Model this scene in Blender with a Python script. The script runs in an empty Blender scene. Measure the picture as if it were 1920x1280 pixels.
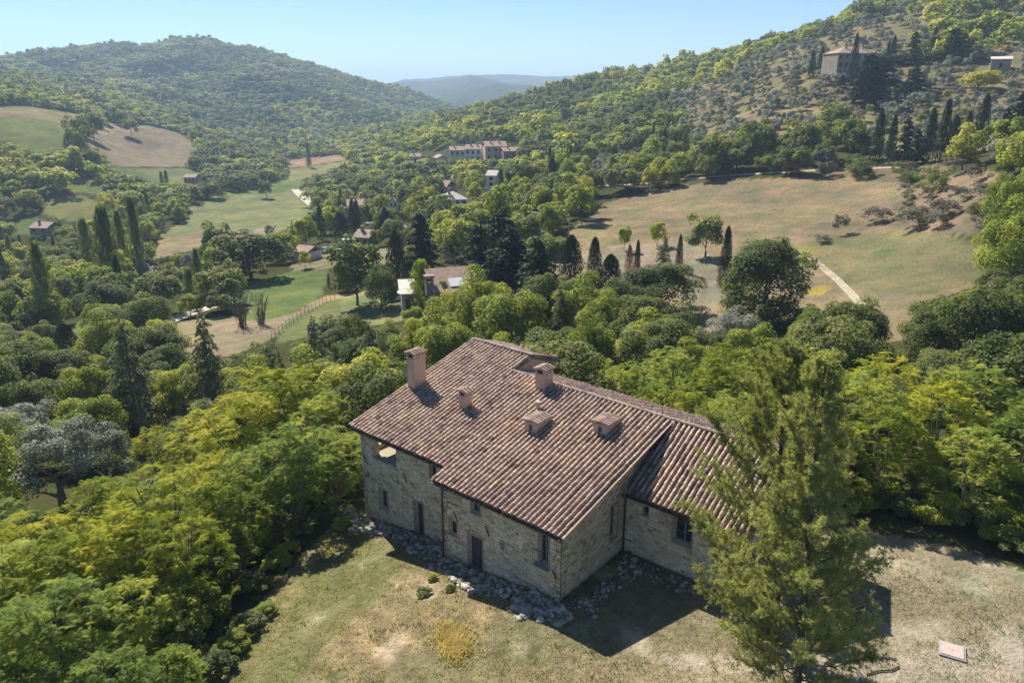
import bpy, math, random, time
import numpy as np
from mathutils import Vector, Matrix
T0=time.time()
RNG=np.random.default_rng(7); random.seed(7)
SC=bpy.context.scene; COL=SC.collection
R=math.radians
# ------------------------------------------------------------------ camera, sky, sun, exposure
CAM=np.array([33.187,-25.327,24.756]); PITCH=R(18.345); YAW=R(-40.208); FPX=1416.5
cam=bpy.data.cameras.new('camera'); cam.sensor_width=36; cam.lens=FPX/1920*36; cam.clip_end=20000; cam.clip_start=.5
camo=bpy.data.objects.new('camera',cam); COL.objects.link(camo); SC.camera=camo
camo.location=CAM; camo.rotation_euler=(math.pi/2-PITCH,0,-YAW)
SUN_EL,SUN_AZ=43.0,291.5
W=bpy.data.worlds.new('World'); SC.world=W; W.use_nodes=True
nt=W.node_tree; bg=nt.nodes['Background']; sky=nt.nodes.new('ShaderNodeTexSky'); sky.sky_type='NISHITA'; sky.sun_disc=False
sky.sun_elevation=R(SUN_EL); sky.sun_rotation=R(SUN_AZ); sky.altitude=800; sky.air_density=.88; sky.dust_density=0; sky.ozone_density=5.5
nt.links.new(sky.outputs[0],bg.inputs[0]); bg.inputs[1].default_value=.060
sl=bpy.data.lights.new('sun','SUN'); sl.energy=4.5; sl.angle=R(.53); sl.color=(1,.93,.82)
so=bpy.data.objects.new('sun',sl); COL.objects.link(so)
ld=Vector((math.sin(R(SUN_AZ+180))*math.cos(R(SUN_EL)),math.cos(R(SUN_AZ+180))*math.cos(R(SUN_EL)),-math.sin(R(SUN_EL))))
so.rotation_euler=ld.to_track_quat('-Z','Y').to_euler(); so.location=(0,0,60)
SC.view_settings.view_transform='Standard'; SC.view_settings.look='None'; SC.view_settings.exposure=1.13; SC.view_settings.gamma=1
SC.render.engine='CYCLES'; SC.cycles.use_denoising=True; SC.cycles.max_bounces=6; SC.cycles.diffuse_bounces=4; SC.cycles.transmission_bounces=5
HAZE=2.4e-4; SC.cycles.transparent_max_bounces=8; SC.cycles.volume_bounces=0; SC.cycles.sample_clamp_indirect=4
# ------------------------------------------------------------------ pixel <-> world helpers (the photograph's 1920x1280 frame, used to survey positions)
FWH=np.array([math.sin(YAW),math.cos(YAW)]); RTH=np.array([math.cos(YAW),-math.sin(YAW)])
CP,SP=math.cos(PITCH),math.sin(PITCH)
def to_px(x,y,z):
    dx,dy,dz=x-CAM[0],y-CAM[1],z-CAM[2]
    F=dx*FWH[0]+dy*FWH[1]; Rr=dx*RTH[0]+dy*RTH[1]
    zc=F*CP-dz*SP; zc=np.where(zc>.5,zc,.5)
    return 960+FPX*Rr/zc, 640-FPX*(F*SP+dz*CP)/zc
def slope_of(px,py):            # pixel -> (a=R/F, s=dz/F)
    k=(640-py)/FPX; s=(k*CP-SP)/(CP+k*SP); zc=CP-s*SP
    return (px-960)/FPX*zc, s
def world(F,Rr,z): return CAM[0]+F*FWH[0]+Rr*RTH[0], CAM[1]+F*FWH[1]+Rr*RTH[1], z
# ------------------------------------------------------------------ terrain: surveyed points (pixel x, pixel y, forward distance)
TP=[(100,800,70),(100,900,54),(-150,800,72),(50,700,95),(30,1000,42),(0,600,142),(100,600,140),(180,630,120),(135,680,112),(215,530,180),(75,440,290),(-150,440,300),
(430,400,330),(430,470,230),(330,470,240),(550,520,161),(350,620,114),(50,300,385),(60,230,450),(60,196,560),(-200,200,560),(-200,300,385),(270,290,520),(270,240,600),(300,311,480),
(300,330,430),(355,338,420),(600,300,620),(640,250,900),(800,205,1300),(0,112,1500),(-250,120,1500),(380,80,1600),(200,88,1500),(130,110,1400),(300,180,1050),(100,160,900),(470,105,1650),
(560,122,1650),(740,160,1650),(850,205,1500),(600,200,1150),(450,250,850),(880,450,170),(820,585,112),(880,380,240),(880,300,420),(880,240,540),(900,205,900),(1000,192,800),(1080,158,700),
(1250,145,620),(1400,108,570),(1550,60,520),(1690,14,500),(1900,-60,480),(2150,-140,470),(1320,520,118),(1430,600,96),(1200,450,150),(1200,380,205),(1130,350,235),(1300,330,225),
(1500,330,198),(1700,335,172),(1700,420,134),(1700,560,88),(1850,700,62),(1500,700,66),(1300,700,68),(1750,1050,32.4),(1850,900,41),(1900,820,47),(2200,820,49),(1880,450,112),(1900,350,125),
(1850,300,160),(2150,350,140),(1500,270,240),(1400,230,300),(1700,220,255),(1600,150,320),(1850,150,290),(1800,60,380),(1600,60,430),(2100,100,300),(1200,300,290),(1250,230,380),(1100,250,430),
(1100,200,560),(1000,230,560),(1000,300,380),(750,300,520),(750,350,380),(700,400,280),(660,450,215),(560,480,190),(650,540,145),(720,600,114),(620,640,100),(500,700,85),(500,800,64),
(450,900,50),(300,800,68),(960,540,125),(1080,560,115),(1050,480,140),(400,540,155),
(850,214,1900),(930,216,1900),(1050,205,1900),(1200,170,1900),(740,168,1900),(600,140,1900),(940,214,1200),(380,80,1600),(300,96,1550),(240,84,1480),(440,98,1600),(470,94,1640),(40,104,1430),(620,140,1650),(680,156,1650),(700,200,1300),(400,130,1900),(100,130,1900)]
A=[];S=[];L=[]
for px,py,F in TP:
    a,s=slope_of(px,py); A.append(a);S.append(s);L.append(math.log(F))
def z_house(x,y):
    x=np.asarray(x,float); z=np.where(x<0,.19*x,np.where(x<16.5,.135*x,2.2275+.006*(x-16.5)))
    return z-np.where(y>14,(y-14)*.05,0)
for hx,hy in [(-8,-12),(-8,0),(-8,12),(0,-20),(0,-6),(0,6),(0,18),(8,-14),(8,-4),(8,8),(8,20),(16,-16),(16,-5),(16,8),(16,22),(24,-8),(24,4),(24,16),(24,26),(31,2),(31,12),(30,-8),(24,-22),(36,4)]:
    d=np.array([hx,hy])-CAM[:2]; F=d@FWH; Rr=d@RTH
    A.append(Rr/F);S.append((float(z_house(hx,hy))-CAM[2])/F);L.append(math.log(F))
A=np.array(A);S=np.array(S);L=np.array(L)
BASE=lambda l:-30/np.exp(l)
def tk(r2): return .5*r2*np.log(r2+1e-12)
def tps_fit(a,l,v,lam=2e-3):
    n=len(a); r2=((a[:,None]-a[None])*1.6)**2+(l[:,None]-l[None])**2
    K=tk(r2)+np.eye(n)*lam; Pm=np.c_[np.ones(n),a,l]
    M=np.block([[K,Pm],[Pm.T,np.zeros((3,3))]]); return np.linalg.solve(M,np.r_[v,np.zeros(3)])
WT=tps_fit(A,L,S-BASE(L))
GA=np.linspace(-1.5,1.5,260); GL=np.linspace(math.log(5),math.log(2000),300)
def tps_eval(a,l):
    r2=((a[...,None]-A)*1.6)**2+(l[...,None]-L)**2
    return tk(r2)@WT[:-3]+WT[-3]+WT[-2]*a+WT[-1]*l+BASE(l)
GS=np.array([tps_eval(GA,np.full_like(GA,l)) for l in GL])      # (l,a)
# relief: spurs and gullies grow with distance
aa,ll=np.meshgrid(GA,GL); FF=np.exp(ll); XX,YY,_=world(FF,aa*FF,0)
def fbm(x,y,sc,seed,octv=4):
    r=np.random.default_rng(seed); o=np.zeros_like(x); am=1
    for k in range(octv):
        for j in range(3):
            t=r.uniform(0,6.283); p=r.uniform(0,6.283,2); w=sc/(2**k)
            o+=am*np.sin((x*math.cos(t)+y*math.sin(t))*6.283/w+p[0]+1.3*np.sin((y*math.cos(t)-x*math.sin(t))*6.283/(w*1.7)+p[1]))/3
        am*=.5
    return o
fade=np.clip((FF-450)/700,0,1)
GS+= (fbm(XX,YY,520,3)*14*np.clip((FF-650)/300,.4,1)+fbm(XX,YY,170,13,3)*9*np.clip((FF-600)/400,0,1)*np.clip((1600-FF)/200,.25,1))*fade/FF
SKYL=[(-250,118),(0,102),(60,94),(130,86),(200,79),(235,76),(262,85),(300,73),(380,66),(420,76),(440,88),(470,83),(500,94),(560,110),(620,127),(700,149),(745,154),(800,178),(870,202),(930,192),(1000,174),(1040,155),(1080,142),(1150,136),(1250,129),(1330,110),(1400,90),(1480,72),(1550,50),(1620,24),(1690,0),(1800,-40),(2100,-120)]
sa,ss=zip(*[slope_of(*q) for q in SKYL]); fi=np.nonzero(np.exp(GL)>400)[0]; im=fi[np.argmax(GS[fi],0)]; Fm=np.exp(GL)[im]; dl=np.interp(GA,sa,ss)-7/Fm-GS[im,np.arange(len(GA))]
dl=np.where((GA>sa[0])&(GA<sa[-1]),dl,0); dl=np.convolve(np.pad(dl,1,mode='edge'),[.25,.5,.25],'valid'); wq=np.clip((FF/Fm[None]-.62)/.36,0,1); wq=wq*wq*(3-2*wq); GS+=dl[None]*wq*np.clip((1.9-FF/Fm[None])/.3,.0,1)**.0
ZG=CAM[2]+GS*FF
dX=np.maximum(np.maximum(-4-XX,XX-34),0); dY=np.maximum(np.maximum(-16-YY,YY-16),0); dd=np.hypot(dX,dY); w=np.clip(1-dd/14,0,1); w=w*w*(3-2*w)
ZG=ZG*(1-w)+z_house(XX,YY)*w
def ground_fl(F,a):
    fi=(np.log(np.maximum(F,5.01))-GL[0])/(GL[1]-GL[0]); ai=(a-GA[0])/(GA[1]-GA[0])
    fi=np.clip(fi,0,len(GL)-1.001); ai=np.clip(ai,0,len(GA)-1.001); i=fi.astype(int); j=ai.astype(int); u=fi-i; v=ai-j
    return (ZG[i,j]*(1-u)*(1-v)+ZG[i+1,j]*u*(1-v)+ZG[i,j+1]*(1-u)*v+ZG[i+1,j+1]*u*v)
def ground(x,y):
    x=np.atleast_1d(np.asarray(x,float)); y=np.atleast_1d(np.asarray(y,float))
    dx,dy=x-CAM[0],y-CAM[1]; F=np.maximum(dx*FWH[0]+dy*FWH[1],5.01); Rr=dx*RTH[0]+dy*RTH[1]
    return ground_fl(F,Rr/F)
MF=np.exp(np.linspace(math.log(14),math.log(1990),900))
def hit(px,py):                      # where the sight line of a pixel meets the ground: x,y,z,F
    a,s=slope_of(float(px),float(py)); zr=CAM[2]+s*MF; zg=ground_fl(MF,np.full_like(MF,a))
    k=np.argmax(zr<=zg)
    if zr[k]>zg[k]: k=len(MF)-1
    k=max(k,1); d0=zr[k-1]-zg[k-1]; d1=zr[k]-zg[k]; t=d0/(d0-d1) if d0!=d1 else 0; t=min(max(t,0),1)
    F=MF[k-1]+(MF[k]-MF[k-1])*t
    x,y,z=world(F,a*F,0); return x,y,float(ground_fl(np.array([F]),np.array([a]))[0]),F
def height_for(px_top,F,z):          # height so that the top reaches pixel row px_top
    k=(640-px_top)/FPX; s=(k*CP-SP)/(CP+k*SP); return CAM[2]+s*F-z
def pip(px,py,poly):
    poly=np.array(poly,float); ins=np.zeros(px.shape,bool); j=len(poly)-1
    for i in range(len(poly)):
        xi,yi=poly[i]; xj,yj=poly[j]
        c=((yi>py)!=(yj>py))&(px<(xj-xi)*(py-yi)/((yj-yi)+1e-12)+xi); ins^=c; j=i
    return ins
# ------------------------------------------------------------------ land cover: (name, colour, polygon on the ground as surveyed in the photograph)
LC=[
('field',(.135,.150,.060),[(-250,196),(60,200),(140,212),(165,216),(150,240),(135,262),(140,280),(70,287),(0,264),(-250,262)]),
('field',(.205,.170,.100),[(-250,200),(60,203),(140,214),(165,218),(150,236),(60,222),(-250,216)]),
('field',(.200,.165,.115),[(158,262),(200,240),(265,232),(330,246),(375,275),(352,313),(205,312),(190,290),(150,275)]),
('field',(.270,.205,.145),[(188,231),(250,231),(275,240),(200,252),(175,262)]),
('field',(.125,.150,.068),[(205,314),(350,316),(378,322),(390,342),(310,348),(240,330)]),
('field',(.155,.175,.055),[(120,328),(150,333),(196,345),(192,364),(150,362),(125,354)]),
('field',(.150,.150,.060),[(85,375),(130,358),(200,385),(195,412),(130,416),(80,402)]),
('field',(.120,.150,.050),[(15,425),(60,405),(100,420),(60,438),(20,440)]),
('field',(.170,.180,.090),[(355,385),(450,365),(530,358),(578,365),(592,392),(545,425),(500,445),(430,455),(290,484),(300,440),(355,410)]),
('field',(.215,.175,.105),[(300,447),(400,430),(480,432),(430,446),(400,458),(288,488)]),
('field',(.235,.190,.130),[(480,430),(540,425),(500,447),(440,456)]),
('field',(.118,.155,.060),[(500,345),(545,334),(572,332),(560,357),(530,362),(450,366),(395,372),(400,362),(490,356)]),
('field',(.260,.175,.125),[(530,299),(640,290),(655,299),(600,308),(536,317)]),
('field',(.190,.185,.090),[(538,318),(600,309),(655,301),(620,322),(590,332),(545,340)]),
('field',(.118,.152,.055),[(428,545),(480,530),(560,505),(618,500),(604,555),(545,590),(470,602),(425,580)]),
('field',(.108,.140,.052),[(238,525),(300,520),(395,503),(400,540),(330,556),(250,542)]),
('field',(.105,.145,.050),[(85,660),(150,600),(190,583),(200,610),(185,640),(192,655),(130,672)]),
('field',(.235,.200,.125),[(308,612),(350,600),(420,592),(470,602),(545,590),(604,556),(690,545),(640,580),(570,600),(500,640),(430,668),(320,658)]),
('field',(.130,.150,.065),[(515,625),(560,590),(610,565),(690,552),(690,600),(620,620),(520,645)]),
('field',(.230,.190,.120),[(540,497),(600,477),(700,468),(745,458),(740,492),(690,500),(620,503),(550,507)]),
('field',(.160,.175,.080),[(640,560),(700,550),(760,560),(760,600),(700,610),(640,600)]),
('meadow',(.200,.165,.102),[(1062,440),(1100,405),(1135,380),(1250,353),(1350,338),(1450,334),(1600,330),(1720,340),(1660,405),(1750,440),(1860,465),(1860,520),(1740,572),(1720,640),(1640,640),(1560,590),(1500,600),(1430,610),(1330,620),(1300,600),(1230,560),(1200,530),(1050,520)]),
('meadow',(.155,.165,.060),[(1470,462),(1560,452),(1620,478),(1600,500),(1530,480),(1470,475)]),
('meadow',(.180,.175,.070),[(1560,500),(1600,498),(1620,515),(1580,518)]),
('meadow',(.155,.148,.078),[(1540,445),(1750,430),(1860,465),(1850,520),(1720,560),(1600,540),(1520,500)]),
('meadow',(.330,.250,.070),[(1512,540),(1540,534),(1562,540),(1545,552),(1515,556)]),
('plough',(.245,.208,.150),[(1035,488),(1100,470),(1170,458),(1290,450),(1345,485),(1352,560),(1330,622),(1298,600),(1225,560),(1200,535),(1100,520),(1040,520)]),
('meadow',(.230,.185,.110),[(1745,665),(1830,690),(1930,700),(1930,765),(1860,745),(1790,715)]),
('slope',(.160,.165,.070),[(1085,330),(1150,300),(1222,283),(1205,312),(1110,347)]),
('slope',(.210,.170,.095),[(1290,262),(1400,197),(1560,200),(1640,222),(1660,250),(1560,262),(1500,292),(1400,262),(1320,300)]),
('slope',(.200,.185,.080),[(1560,212),(1610,205),(1650,235),(1640,255),(1570,250)]),
('slope',(.260,.215,.110),[(1305,128),(1400,118),(1480,120),(1470,140),(1320,150)]),
('slope',(.170,.145,.085),[(1250,160),(1400,118),(1700,18),(2000,-90),(2100,300),(1900,275),(1700,240),(1560,200),(1400,200),(1290,262),(1240,240)]),
('slope',(.150,.150,.075),[(1625,215),(1930,205),(1930,262),(1760,312),(1630,308)]),
('scrub',(.150,.120,.080),[(1490,322),(1640,308),(1790,308),(1740,352),(1600,332),(1500,335)]),
('scrub',(.175,.140,.095),[(1600,405),(1700,360),(1830,310),(1930,350),(1870,440),(1750,440),(1650,415)]),
]
def yard_mask(x,y,px,py):
    return pip(px,py,[(330,1500),(395,1230),(470,1150),(560,1050),(620,985),(700,940),(760,900),(1250,900),(1400,980),(1600,985),(1660,1000),(1770,1020),(1930,1075),(2300,1150),(2300,1500)])&((x-CAM[0])**2+(y-CAM[1])**2<80**2)
# ------------------------------------------------------------------ materials
MATS={}
def mat(name,build):
    if name in MATS: return MATS[name]
    m=bpy.data.materials.new(name); m.use_nodes=True; n=m.node_tree; b=n.nodes['Principled BSDF']; b.inputs['Specular IOR Level'].default_value=.25
    build(n,b); MATS[name]=m; return m
def N(n,t,**k):
    q=n.nodes.new(t)
    for a,v in k.items():
        if a in q.inputs: q.inputs[a].default_value=v
        else: setattr(q,a,v)
    return q
def noise(n,scale,detail=4,rough=.55,vec=None):
    t=N(n,'ShaderNodeTexNoise'); t.inputs['Scale'].default_value=scale; t.inputs['Detail'].default_value=detail; t.inputs['Roughness'].default_value=rough
    if vec is None: vec=N(n,'ShaderNodeTexCoord').outputs['Object']
    n.links.new(vec,t.inputs['Vector']); return t.outputs['Fac']
def ramp(n,fac,stops):
    r=N(n,'ShaderNodeValToRGB'); e=r.color_ramp.elements
    while len(e)<len(stops): e.new(.5)
    for k,(p,c) in enumerate(stops): e[k].position=p; e[k].color=(*c,1) if len(c)==3 else c
    n.links.new(fac,r.inputs[0]); return r.outputs[0]
def mix(n,f,a,b,mode='MIX'):
    m=N(n,'ShaderNodeMix'); m.data_type='RGBA'; m.blend_type=mode
    for s,v in ((0,f),(6,a),(7,b)):
        if hasattr(v,'is_linked'): n.links.new(v,m.inputs[s])
        else: m.inputs[s].default_value=v if not isinstance(v,tuple) else (*v,1)
    return m.outputs[2]
def bump(n,b,h,st,dist=.05):
    q=N(n,'ShaderNodeBump'); q.inputs['Strength'].default_value=st; q.inputs['Distance'].default_value=dist
    n.links.new(h,q.inputs['Height']); n.links.new(q.outputs[0],b.inputs['Normal'])
def plain(name,c,rough=.8,var=.25,scale=6,metal=0,bmp=.2):
    def f(n,b):
        x=noise(n,scale); c1=tuple(v*(1-var) for v in c); c2=tuple(v*(1+var) for v in c)
        n.links.new(ramp(n,x,[(.3,c1),(.7,c2)]),b.inputs['Base Color']); b.inputs['Roughness'].default_value=rough; b.inputs['Metallic'].default_value=metal
        if bmp: bump(n,b,noise(n,scale*6),bmp,.02)
    return mat(name,f)
def attr(n,name): q=N(n,'ShaderNodeAttribute'); q.attribute_name=name; return q
def foliage(name,stops,trans=.35,rough=.55,hue=.5):
    """colour from the leaf's own tint, the tree's own random value and a slow noise"""
    gain=1.85 if name not in("cypress_foliage","dry_grass","ailanthus_foliage") else (1.15 if name!="ailanthus_foliage" else 1.2); stops=[(p,tuple(min(.8,v*gain*q) for v,q in zip(c,(1.04,.965,1.3)))) for p,c in stops]; trans=min(.5,trans*1.3)
    def f(n,b):
        t=attr(n,'tint').outputs['Fac']; oi=N(n,'ShaderNodeObjectInfo').outputs['Random']
        m1=N(n,'ShaderNodeMath',operation='MULTIPLY_ADD'); n.links.new(oi,m1.inputs[0]); m1.inputs[1].default_value=.5; m1.inputs[2].default_value=-.25
        m2=N(n,'ShaderNodeMath',operation='ADD'); n.links.new(t,m2.inputs[0]); n.links.new(m1.outputs[0],m2.inputs[1])
        c=ramp(n,m2.outputs[0],stops)
        n.links.new(c,b.inputs['Base Color']); b.inputs['Roughness'].default_value=rough+.1; b.inputs['Specular IOR Level'].default_value=.12
        tr=N(n,'ShaderNodeBsdfTranslucent'); c2=mix(n,1.0,c,(1.35,1.4,.65),'MULTIPLY'); n.links.new(c2,tr.inputs['Color'])
        ms=N(n,'ShaderNodeMixShader'); ms.inputs[0].default_value=trans
        n.links.new(b.outputs[0],ms.inputs[1]); n.links.new(tr.outputs[0],ms.inputs[2])
        n.links.new(ms.outputs[0],n.nodes['Material Output'].inputs['Surface'])
    return mat(name,f)
FOL={
'broad':foliage('broadleaf_foliage',[(0,(.040,.056,.015)),(.35,(.072,.094,.025)),(.7,(.118,.138,.036)),(1,(.180,.185,.055))]),
'light':foliage('light_foliage',[(0,(.075,.105,.016)),(.35,(.130,.165,.022)),(.7,(.200,.220,.032)),(1,(.290,.270,.045))]),
'yellow':foliage('yellow_foliage',[(0,(.150,.150,.020)),(.4,(.24,.235,.03)),(.75,(.34,.30,.04)),(1,(.42,.34,.06))]),
'olive':foliage('olive_foliage',[(0,(.070,.085,.050)),(.4,(.115,.130,.080)),(.75,(.165,.180,.120)),(1,(.21,.225,.16))],.2,.45),
'dark':foliage('cypress_foliage',[(0,(.014,.026,.010)),(.4,(.025,.042,.015)),(.75,(.042,.062,.022)),(1,(.06,.085,.03))],.12),
'conifer':foliage('conifer_foliage',[(0,(.045,.058,.022)),(.4,(.090,.105,.040)),(.75,(.140,.150,.060)),(1,(.19,.19,.08))],.15),
'brown':foliage('dry_shrub_foliage',[(0,(.050,.050,.030)),(.4,(.085,.082,.045)),(.75,(.120,.110,.060)),(1,(.14,.145,.06))],.15),
'rust':foliage('rusty_foliage',[(0,(.10,.045,.028)),(.5,(.17,.075,.045)),(1,(.22,.12,.07))],.1),
'ail':foliage('ailanthus_foliage',[(0,(.085,.125,.014)),(.3,(.165,.215,.018)),(.55,(.260,.300,.022)),(.8,(.33,.35,.028)),(1,(.41,.39,.035))],.4,.6),
'ailg':foliage('green_ailanthus_foliage',[(0,(.050,.080,.014)),(.35,(.095,.135,.022)),(.7,(.155,.195,.028)),(1,(.25,.26,.035))],.4,.6),
'pine':foliage('pine_needles',[(0,(.095,.115,.032)),(.35,(.160,.180,.055)),(.7,(.220,.238,.080)),(1,(.28,.285,.10))],.35,.6),
'grass':foliage('dry_grass',[(0,(.085,.105,.035)),(.35,(.150,.150,.060)),(.7,(.25,.215,.12)),(1,(.36,.31,.19))],.3,.8),
'shrubby':foliage('weed_leaves',[(0,(.05,.07,.02)),(.5,(.10,.13,.035)),(1,(.17,.18,.06))],.3,.7),
'ygrass':foliage('yellow_grass',[(0,(.17,.145,.055)),(.5,(.27,.23,.10)),(1,(.40,.35,.19))],.3,.8),
}
BARK=plain('bark',(.105,.085,.065),.95,.35,5); BARKG=plain('grey_bark',(.17,.15,.125),.95,.3,5)
def vcol_ground(n,b):
    c=attr(n,'cover').outputs['Color']; tc=N(n,'ShaderNodeTexCoord').outputs['Object']
    a=noise(n,.035,5,.6,tc); b2=noise(n,.35,5,.65,tc); d=noise(n,3.2,4,.7,tc)
    c=mix(n,.55,c,ramp(n,a,[(.3,(.62,.66,.6)),(.5,(1,1,1)),(.72,(1.32,1.2,1.1))]),'MULTIPLY')
    c=mix(n,.6,c,ramp(n,b2,[(.3,(.62,.7,.6)),(.5,(1,1,1)),(.7,(1.35,1.25,1.2))]),'MULTIPLY')
    c=mix(n,.5,c,ramp(n,d,[(.3,(.55,.6,.5)),(.5,(1,1,1)),(.7,(1.4,1.35,1.3))]),'MULTIPLY')
    n.links.new(c,b.inputs['Base Color']); b.inputs['Roughness'].default_value=1; b.inputs['Specular IOR Level'].default_value=0
    bump(n,b,d,.7,.25)
GROUND=mat('ground_earth',vcol_ground)
# ------------------------------------------------------------------ mesh helpers
def raw_mesh(name,V,Fc,m=None,tint=None,smooth=False,tname='tint'):
    """V (n,3); Fc (k,3|4) array"""
    V=np.asarray(V,np.float32); Fc=np.asarray(Fc,np.int32); k,s=Fc.shape
    me=bpy.data.meshes.new(name); me.vertices.add(len(V)); me.vertices.foreach_set('co',V.ravel())
    me.loops.add(k*s); me.loops.foreach_set('vertex_index',Fc.ravel()); me.polygons.add(k)
    me.polygons.foreach_set('loop_start',np.arange(0,k*s,s,dtype=np.int32))
    if smooth: me.polygons.foreach_set('use_smooth',np.ones(k,bool))
    if tint is not None:
        t=np.asarray(tint,np.float32)
        if t.ndim==1: at=me.attributes.new(tname,'FLOAT','POINT'); at.data.foreach_set('value',t)
        else:
            at=me.attributes.new(tname,'FLOAT_COLOR','POINT'); at.data.foreach_set('color',np.c_[t,np.ones(len(t))].astype(np.float32).ravel())
    me.update(calc_edges=True)
    if m: me.materials.append(m)
    return me
class MB:
    def __init__(s): s.v=[]; s.f=[]; s.t=[]; s.mi=[]; s.cur=0
    def box(s,x0,x1,y0,y1,z0,z1,t=.5,M=None):
        P=[(x0,y0,z0),(x1,y0,z0),(x1,y1,z0),(x0,y1,z0),(x0,y0,z1),(x1,y0,z1),(x1,y1,z1),(x0,y1,z1)]
        return s.hexa(P,t,M)
    def hexa(s,P,t=.5,M=None):
        b=len(s.v)
        if M is not None: P=[tuple(M@Vector(p)) for p in P]
        s.v+=P; s.t+=[t]*8
        for q in ((0,3,2,1),(4,5,6,7),(0,1,5,4),(1,2,6,5),(2,3,7,6),(3,0,4,7)): s.f.append(tuple(b+i for i in q)); s.mi.append(s.cur)
        return s
    def poly(s,P,t=.5): b=len(s.v); s.v+=list(P); s.t+=[t]*len(P); s.f.append(tuple(range(b,b+len(P)))); s.mi.append(s.cur); return s
    def prism(s,P,d,t=.5):       # polygon P extruded along vector d
        n=len(P); b=len(s.v); s.v+=[tuple(p) for p in P]+[tuple(Vector(p)+Vector(d)) for p in P]; s.t+=[t]*2*n
        s.f.append(tuple(range(b,b+n))[::-1]); s.f.append(tuple(range(b+n,b+2*n))); s.mi+=[s.cur]*2
        for i in range(n): j=(i+1)%n; s.f.append((b+i,b+j,b+n+j,b+n+i)); s.mi.append(s.cur)
        return s
    def tube(s,pts,rad,sides=6,t=.5,cap=True):
        pts=[Vector(p) for p in pts]; b0=len(s.v)
        if not hasattr(rad,'__len__'): rad=[rad]*len(pts)
        for i,p in enumerate(pts):
            d=(pts[min(i+1,len(pts)-1)]-pts[max(i-1,0)]).normalized()
            a=d.cross(Vector((0,0,1))); a=a.normalized() if a.length>.05 else Vector((1,0,0)); c=d.cross(a)
            for k in range(sides):
                th=6.2832*k/sides; s.v.append(tuple(p+(a*math.cos(th)+c*math.sin(th))*rad[i])); s.t.append(t)
        for i in range(len(pts)-1):
            for k in range(sides):
                a0=b0+i*sides+k; a1=b0+i*sides+(k+1)%sides; s.f.append((a0,a1,a1+sides,a0+sides)); s.mi.append(s.cur)
        if cap:
            s.f.append(tuple(b0+k for k in range(sides))[::-1]); s.f.append(tuple(b0+(len(pts)-1)*sides+k for k in range(sides))); s.mi+=[s.cur]*2
        return s
    def mesh(s,name,mats,smooth=False):
        me=bpy.data.meshes.new(name); me.from_pydata(s.v,[],s.f)
        at=me.attributes.new('tint','FLOAT','POINT'); at.data.foreach_set('value',np.array(s.t,np.float32))
        if not isinstance(mats,(list,tuple)): mats=[mats]
        for m in mats: me.materials.append(m)
        if len(mats)>1: me.polygons.foreach_set('material_index',np.array(s.mi,np.int32))
        if smooth: me.polygons.foreach_set('use_smooth',np.ones(len(s.f),bool))
        me.update(); return me
    def obj(s,name,mats,parent=None,kind=None,smooth=False): return link(name,s.mesh(name,mats,smooth),parent,kind)
def link(name,data,parent=None,kind=None,label=None,cat=None,group=None,loc=None):
    o=bpy.data.objects.new(name,data); COL.objects.link(o)
    if parent is not None: o.parent=parent
    if kind: o['kind']=kind
    if label: o['label']=label
    if cat: o['category']=cat
    if group: o['group']=group
    if loc is not None: o.location=loc
    return o
def thing(name,label,cat,loc=(0,0,0),rz=0,group=None):
    o=link(name,None,None,None,label,cat,group,loc); o.rotation_euler=(0,0,rz); o.empty_display_size=.3; return o
# ------------------------------------------------------------------ ground sheet
na,nl=620,560
ga=np.linspace(-1.45,1.45,na); gl=np.exp(np.linspace(math.log(5.2),math.log(1980),nl))
a2,f2=np.meshgrid(ga,gl); z2=ground_fl(f2.ravel(),a2.ravel()); x2,y2,_=world(f2.ravel(),(a2*f2).ravel(),0)
px2,py2=to_px(x2,y2,z2)
jx=px2+fbm(x2,y2,9,11,3)*3*np.clip(60/f2.ravel(),.25,1)*np.clip(f2.ravel()/60,0,1.3); jy=py2+fbm(x2,y2,11,12,3)*1.5*np.clip(60/f2.ravel(),.25,1)
cov=np.tile(np.array([.060,.062,.026]),(len(x2),1))
far=np.clip((f2.ravel()-350)/500,0,1)[:,None]; cov=cov*(1-far)+np.array([.060,.078,.034])*far
for nm,c,poly in LC: cov[pip(jx,jy,poly)]=c
mm=np.zeros(len(x2),bool)
for nm,c,poly in LC:
    if nm in('field','meadow','plough','slope','scrub'): mm|=pip(jx,jy,poly)
v1=fbm(x2,y2,38,71,4); v2=fbm(x2,y2,14,72,4); v3=fbm(x2,y2,5,73,3)
cov[mm]*=(1+.13*v1+.12*v2+.08*v3)[mm][:,None]*(1+np.c_[.10*v2,-.02*v2,-.08*v1])[mm]
# stripes: mown and ploughed lines, as colour of the soil itself
pl=pip(jx,jy,[q for q in LC if q[0]=='plough'][0][2]); st=np.sin((x2*.75+y2*.35)*2.4); cov[pl]*=(1+.07*st[pl])[:,None]
ym=yard_mask(x2,y2,jx,jy)
yc=np.array([.158,.148,.080]); drn=fbm(x2,y2,13,21,4); dr2=fbm(x2,y2,5,22,4)
cy=yc+np.clip(drn+.25,0,1)[:,None]*np.array([.075,.03,.025])+np.clip(dr2-.45,0,1)[:,None]*np.array([.20,.17,.15]); d3=fbm(x2,y2,1.6,23,3); d4=fbm(x2,y2,.7,24,2); cy=cy*(1+.20*d3+.16*d4)[:,None]
k=np.clip((x2-17)/8,0,1)[:,None]; cy=cy*(1-k)+(np.array([.235,.200,.135])+np.clip(dr2+.1,0,1)[:,None]*np.array([.10,.09,.075])-np.clip(drn-.3,0,1)[:,None]*np.array([.08,.03,.04]))*k
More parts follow.
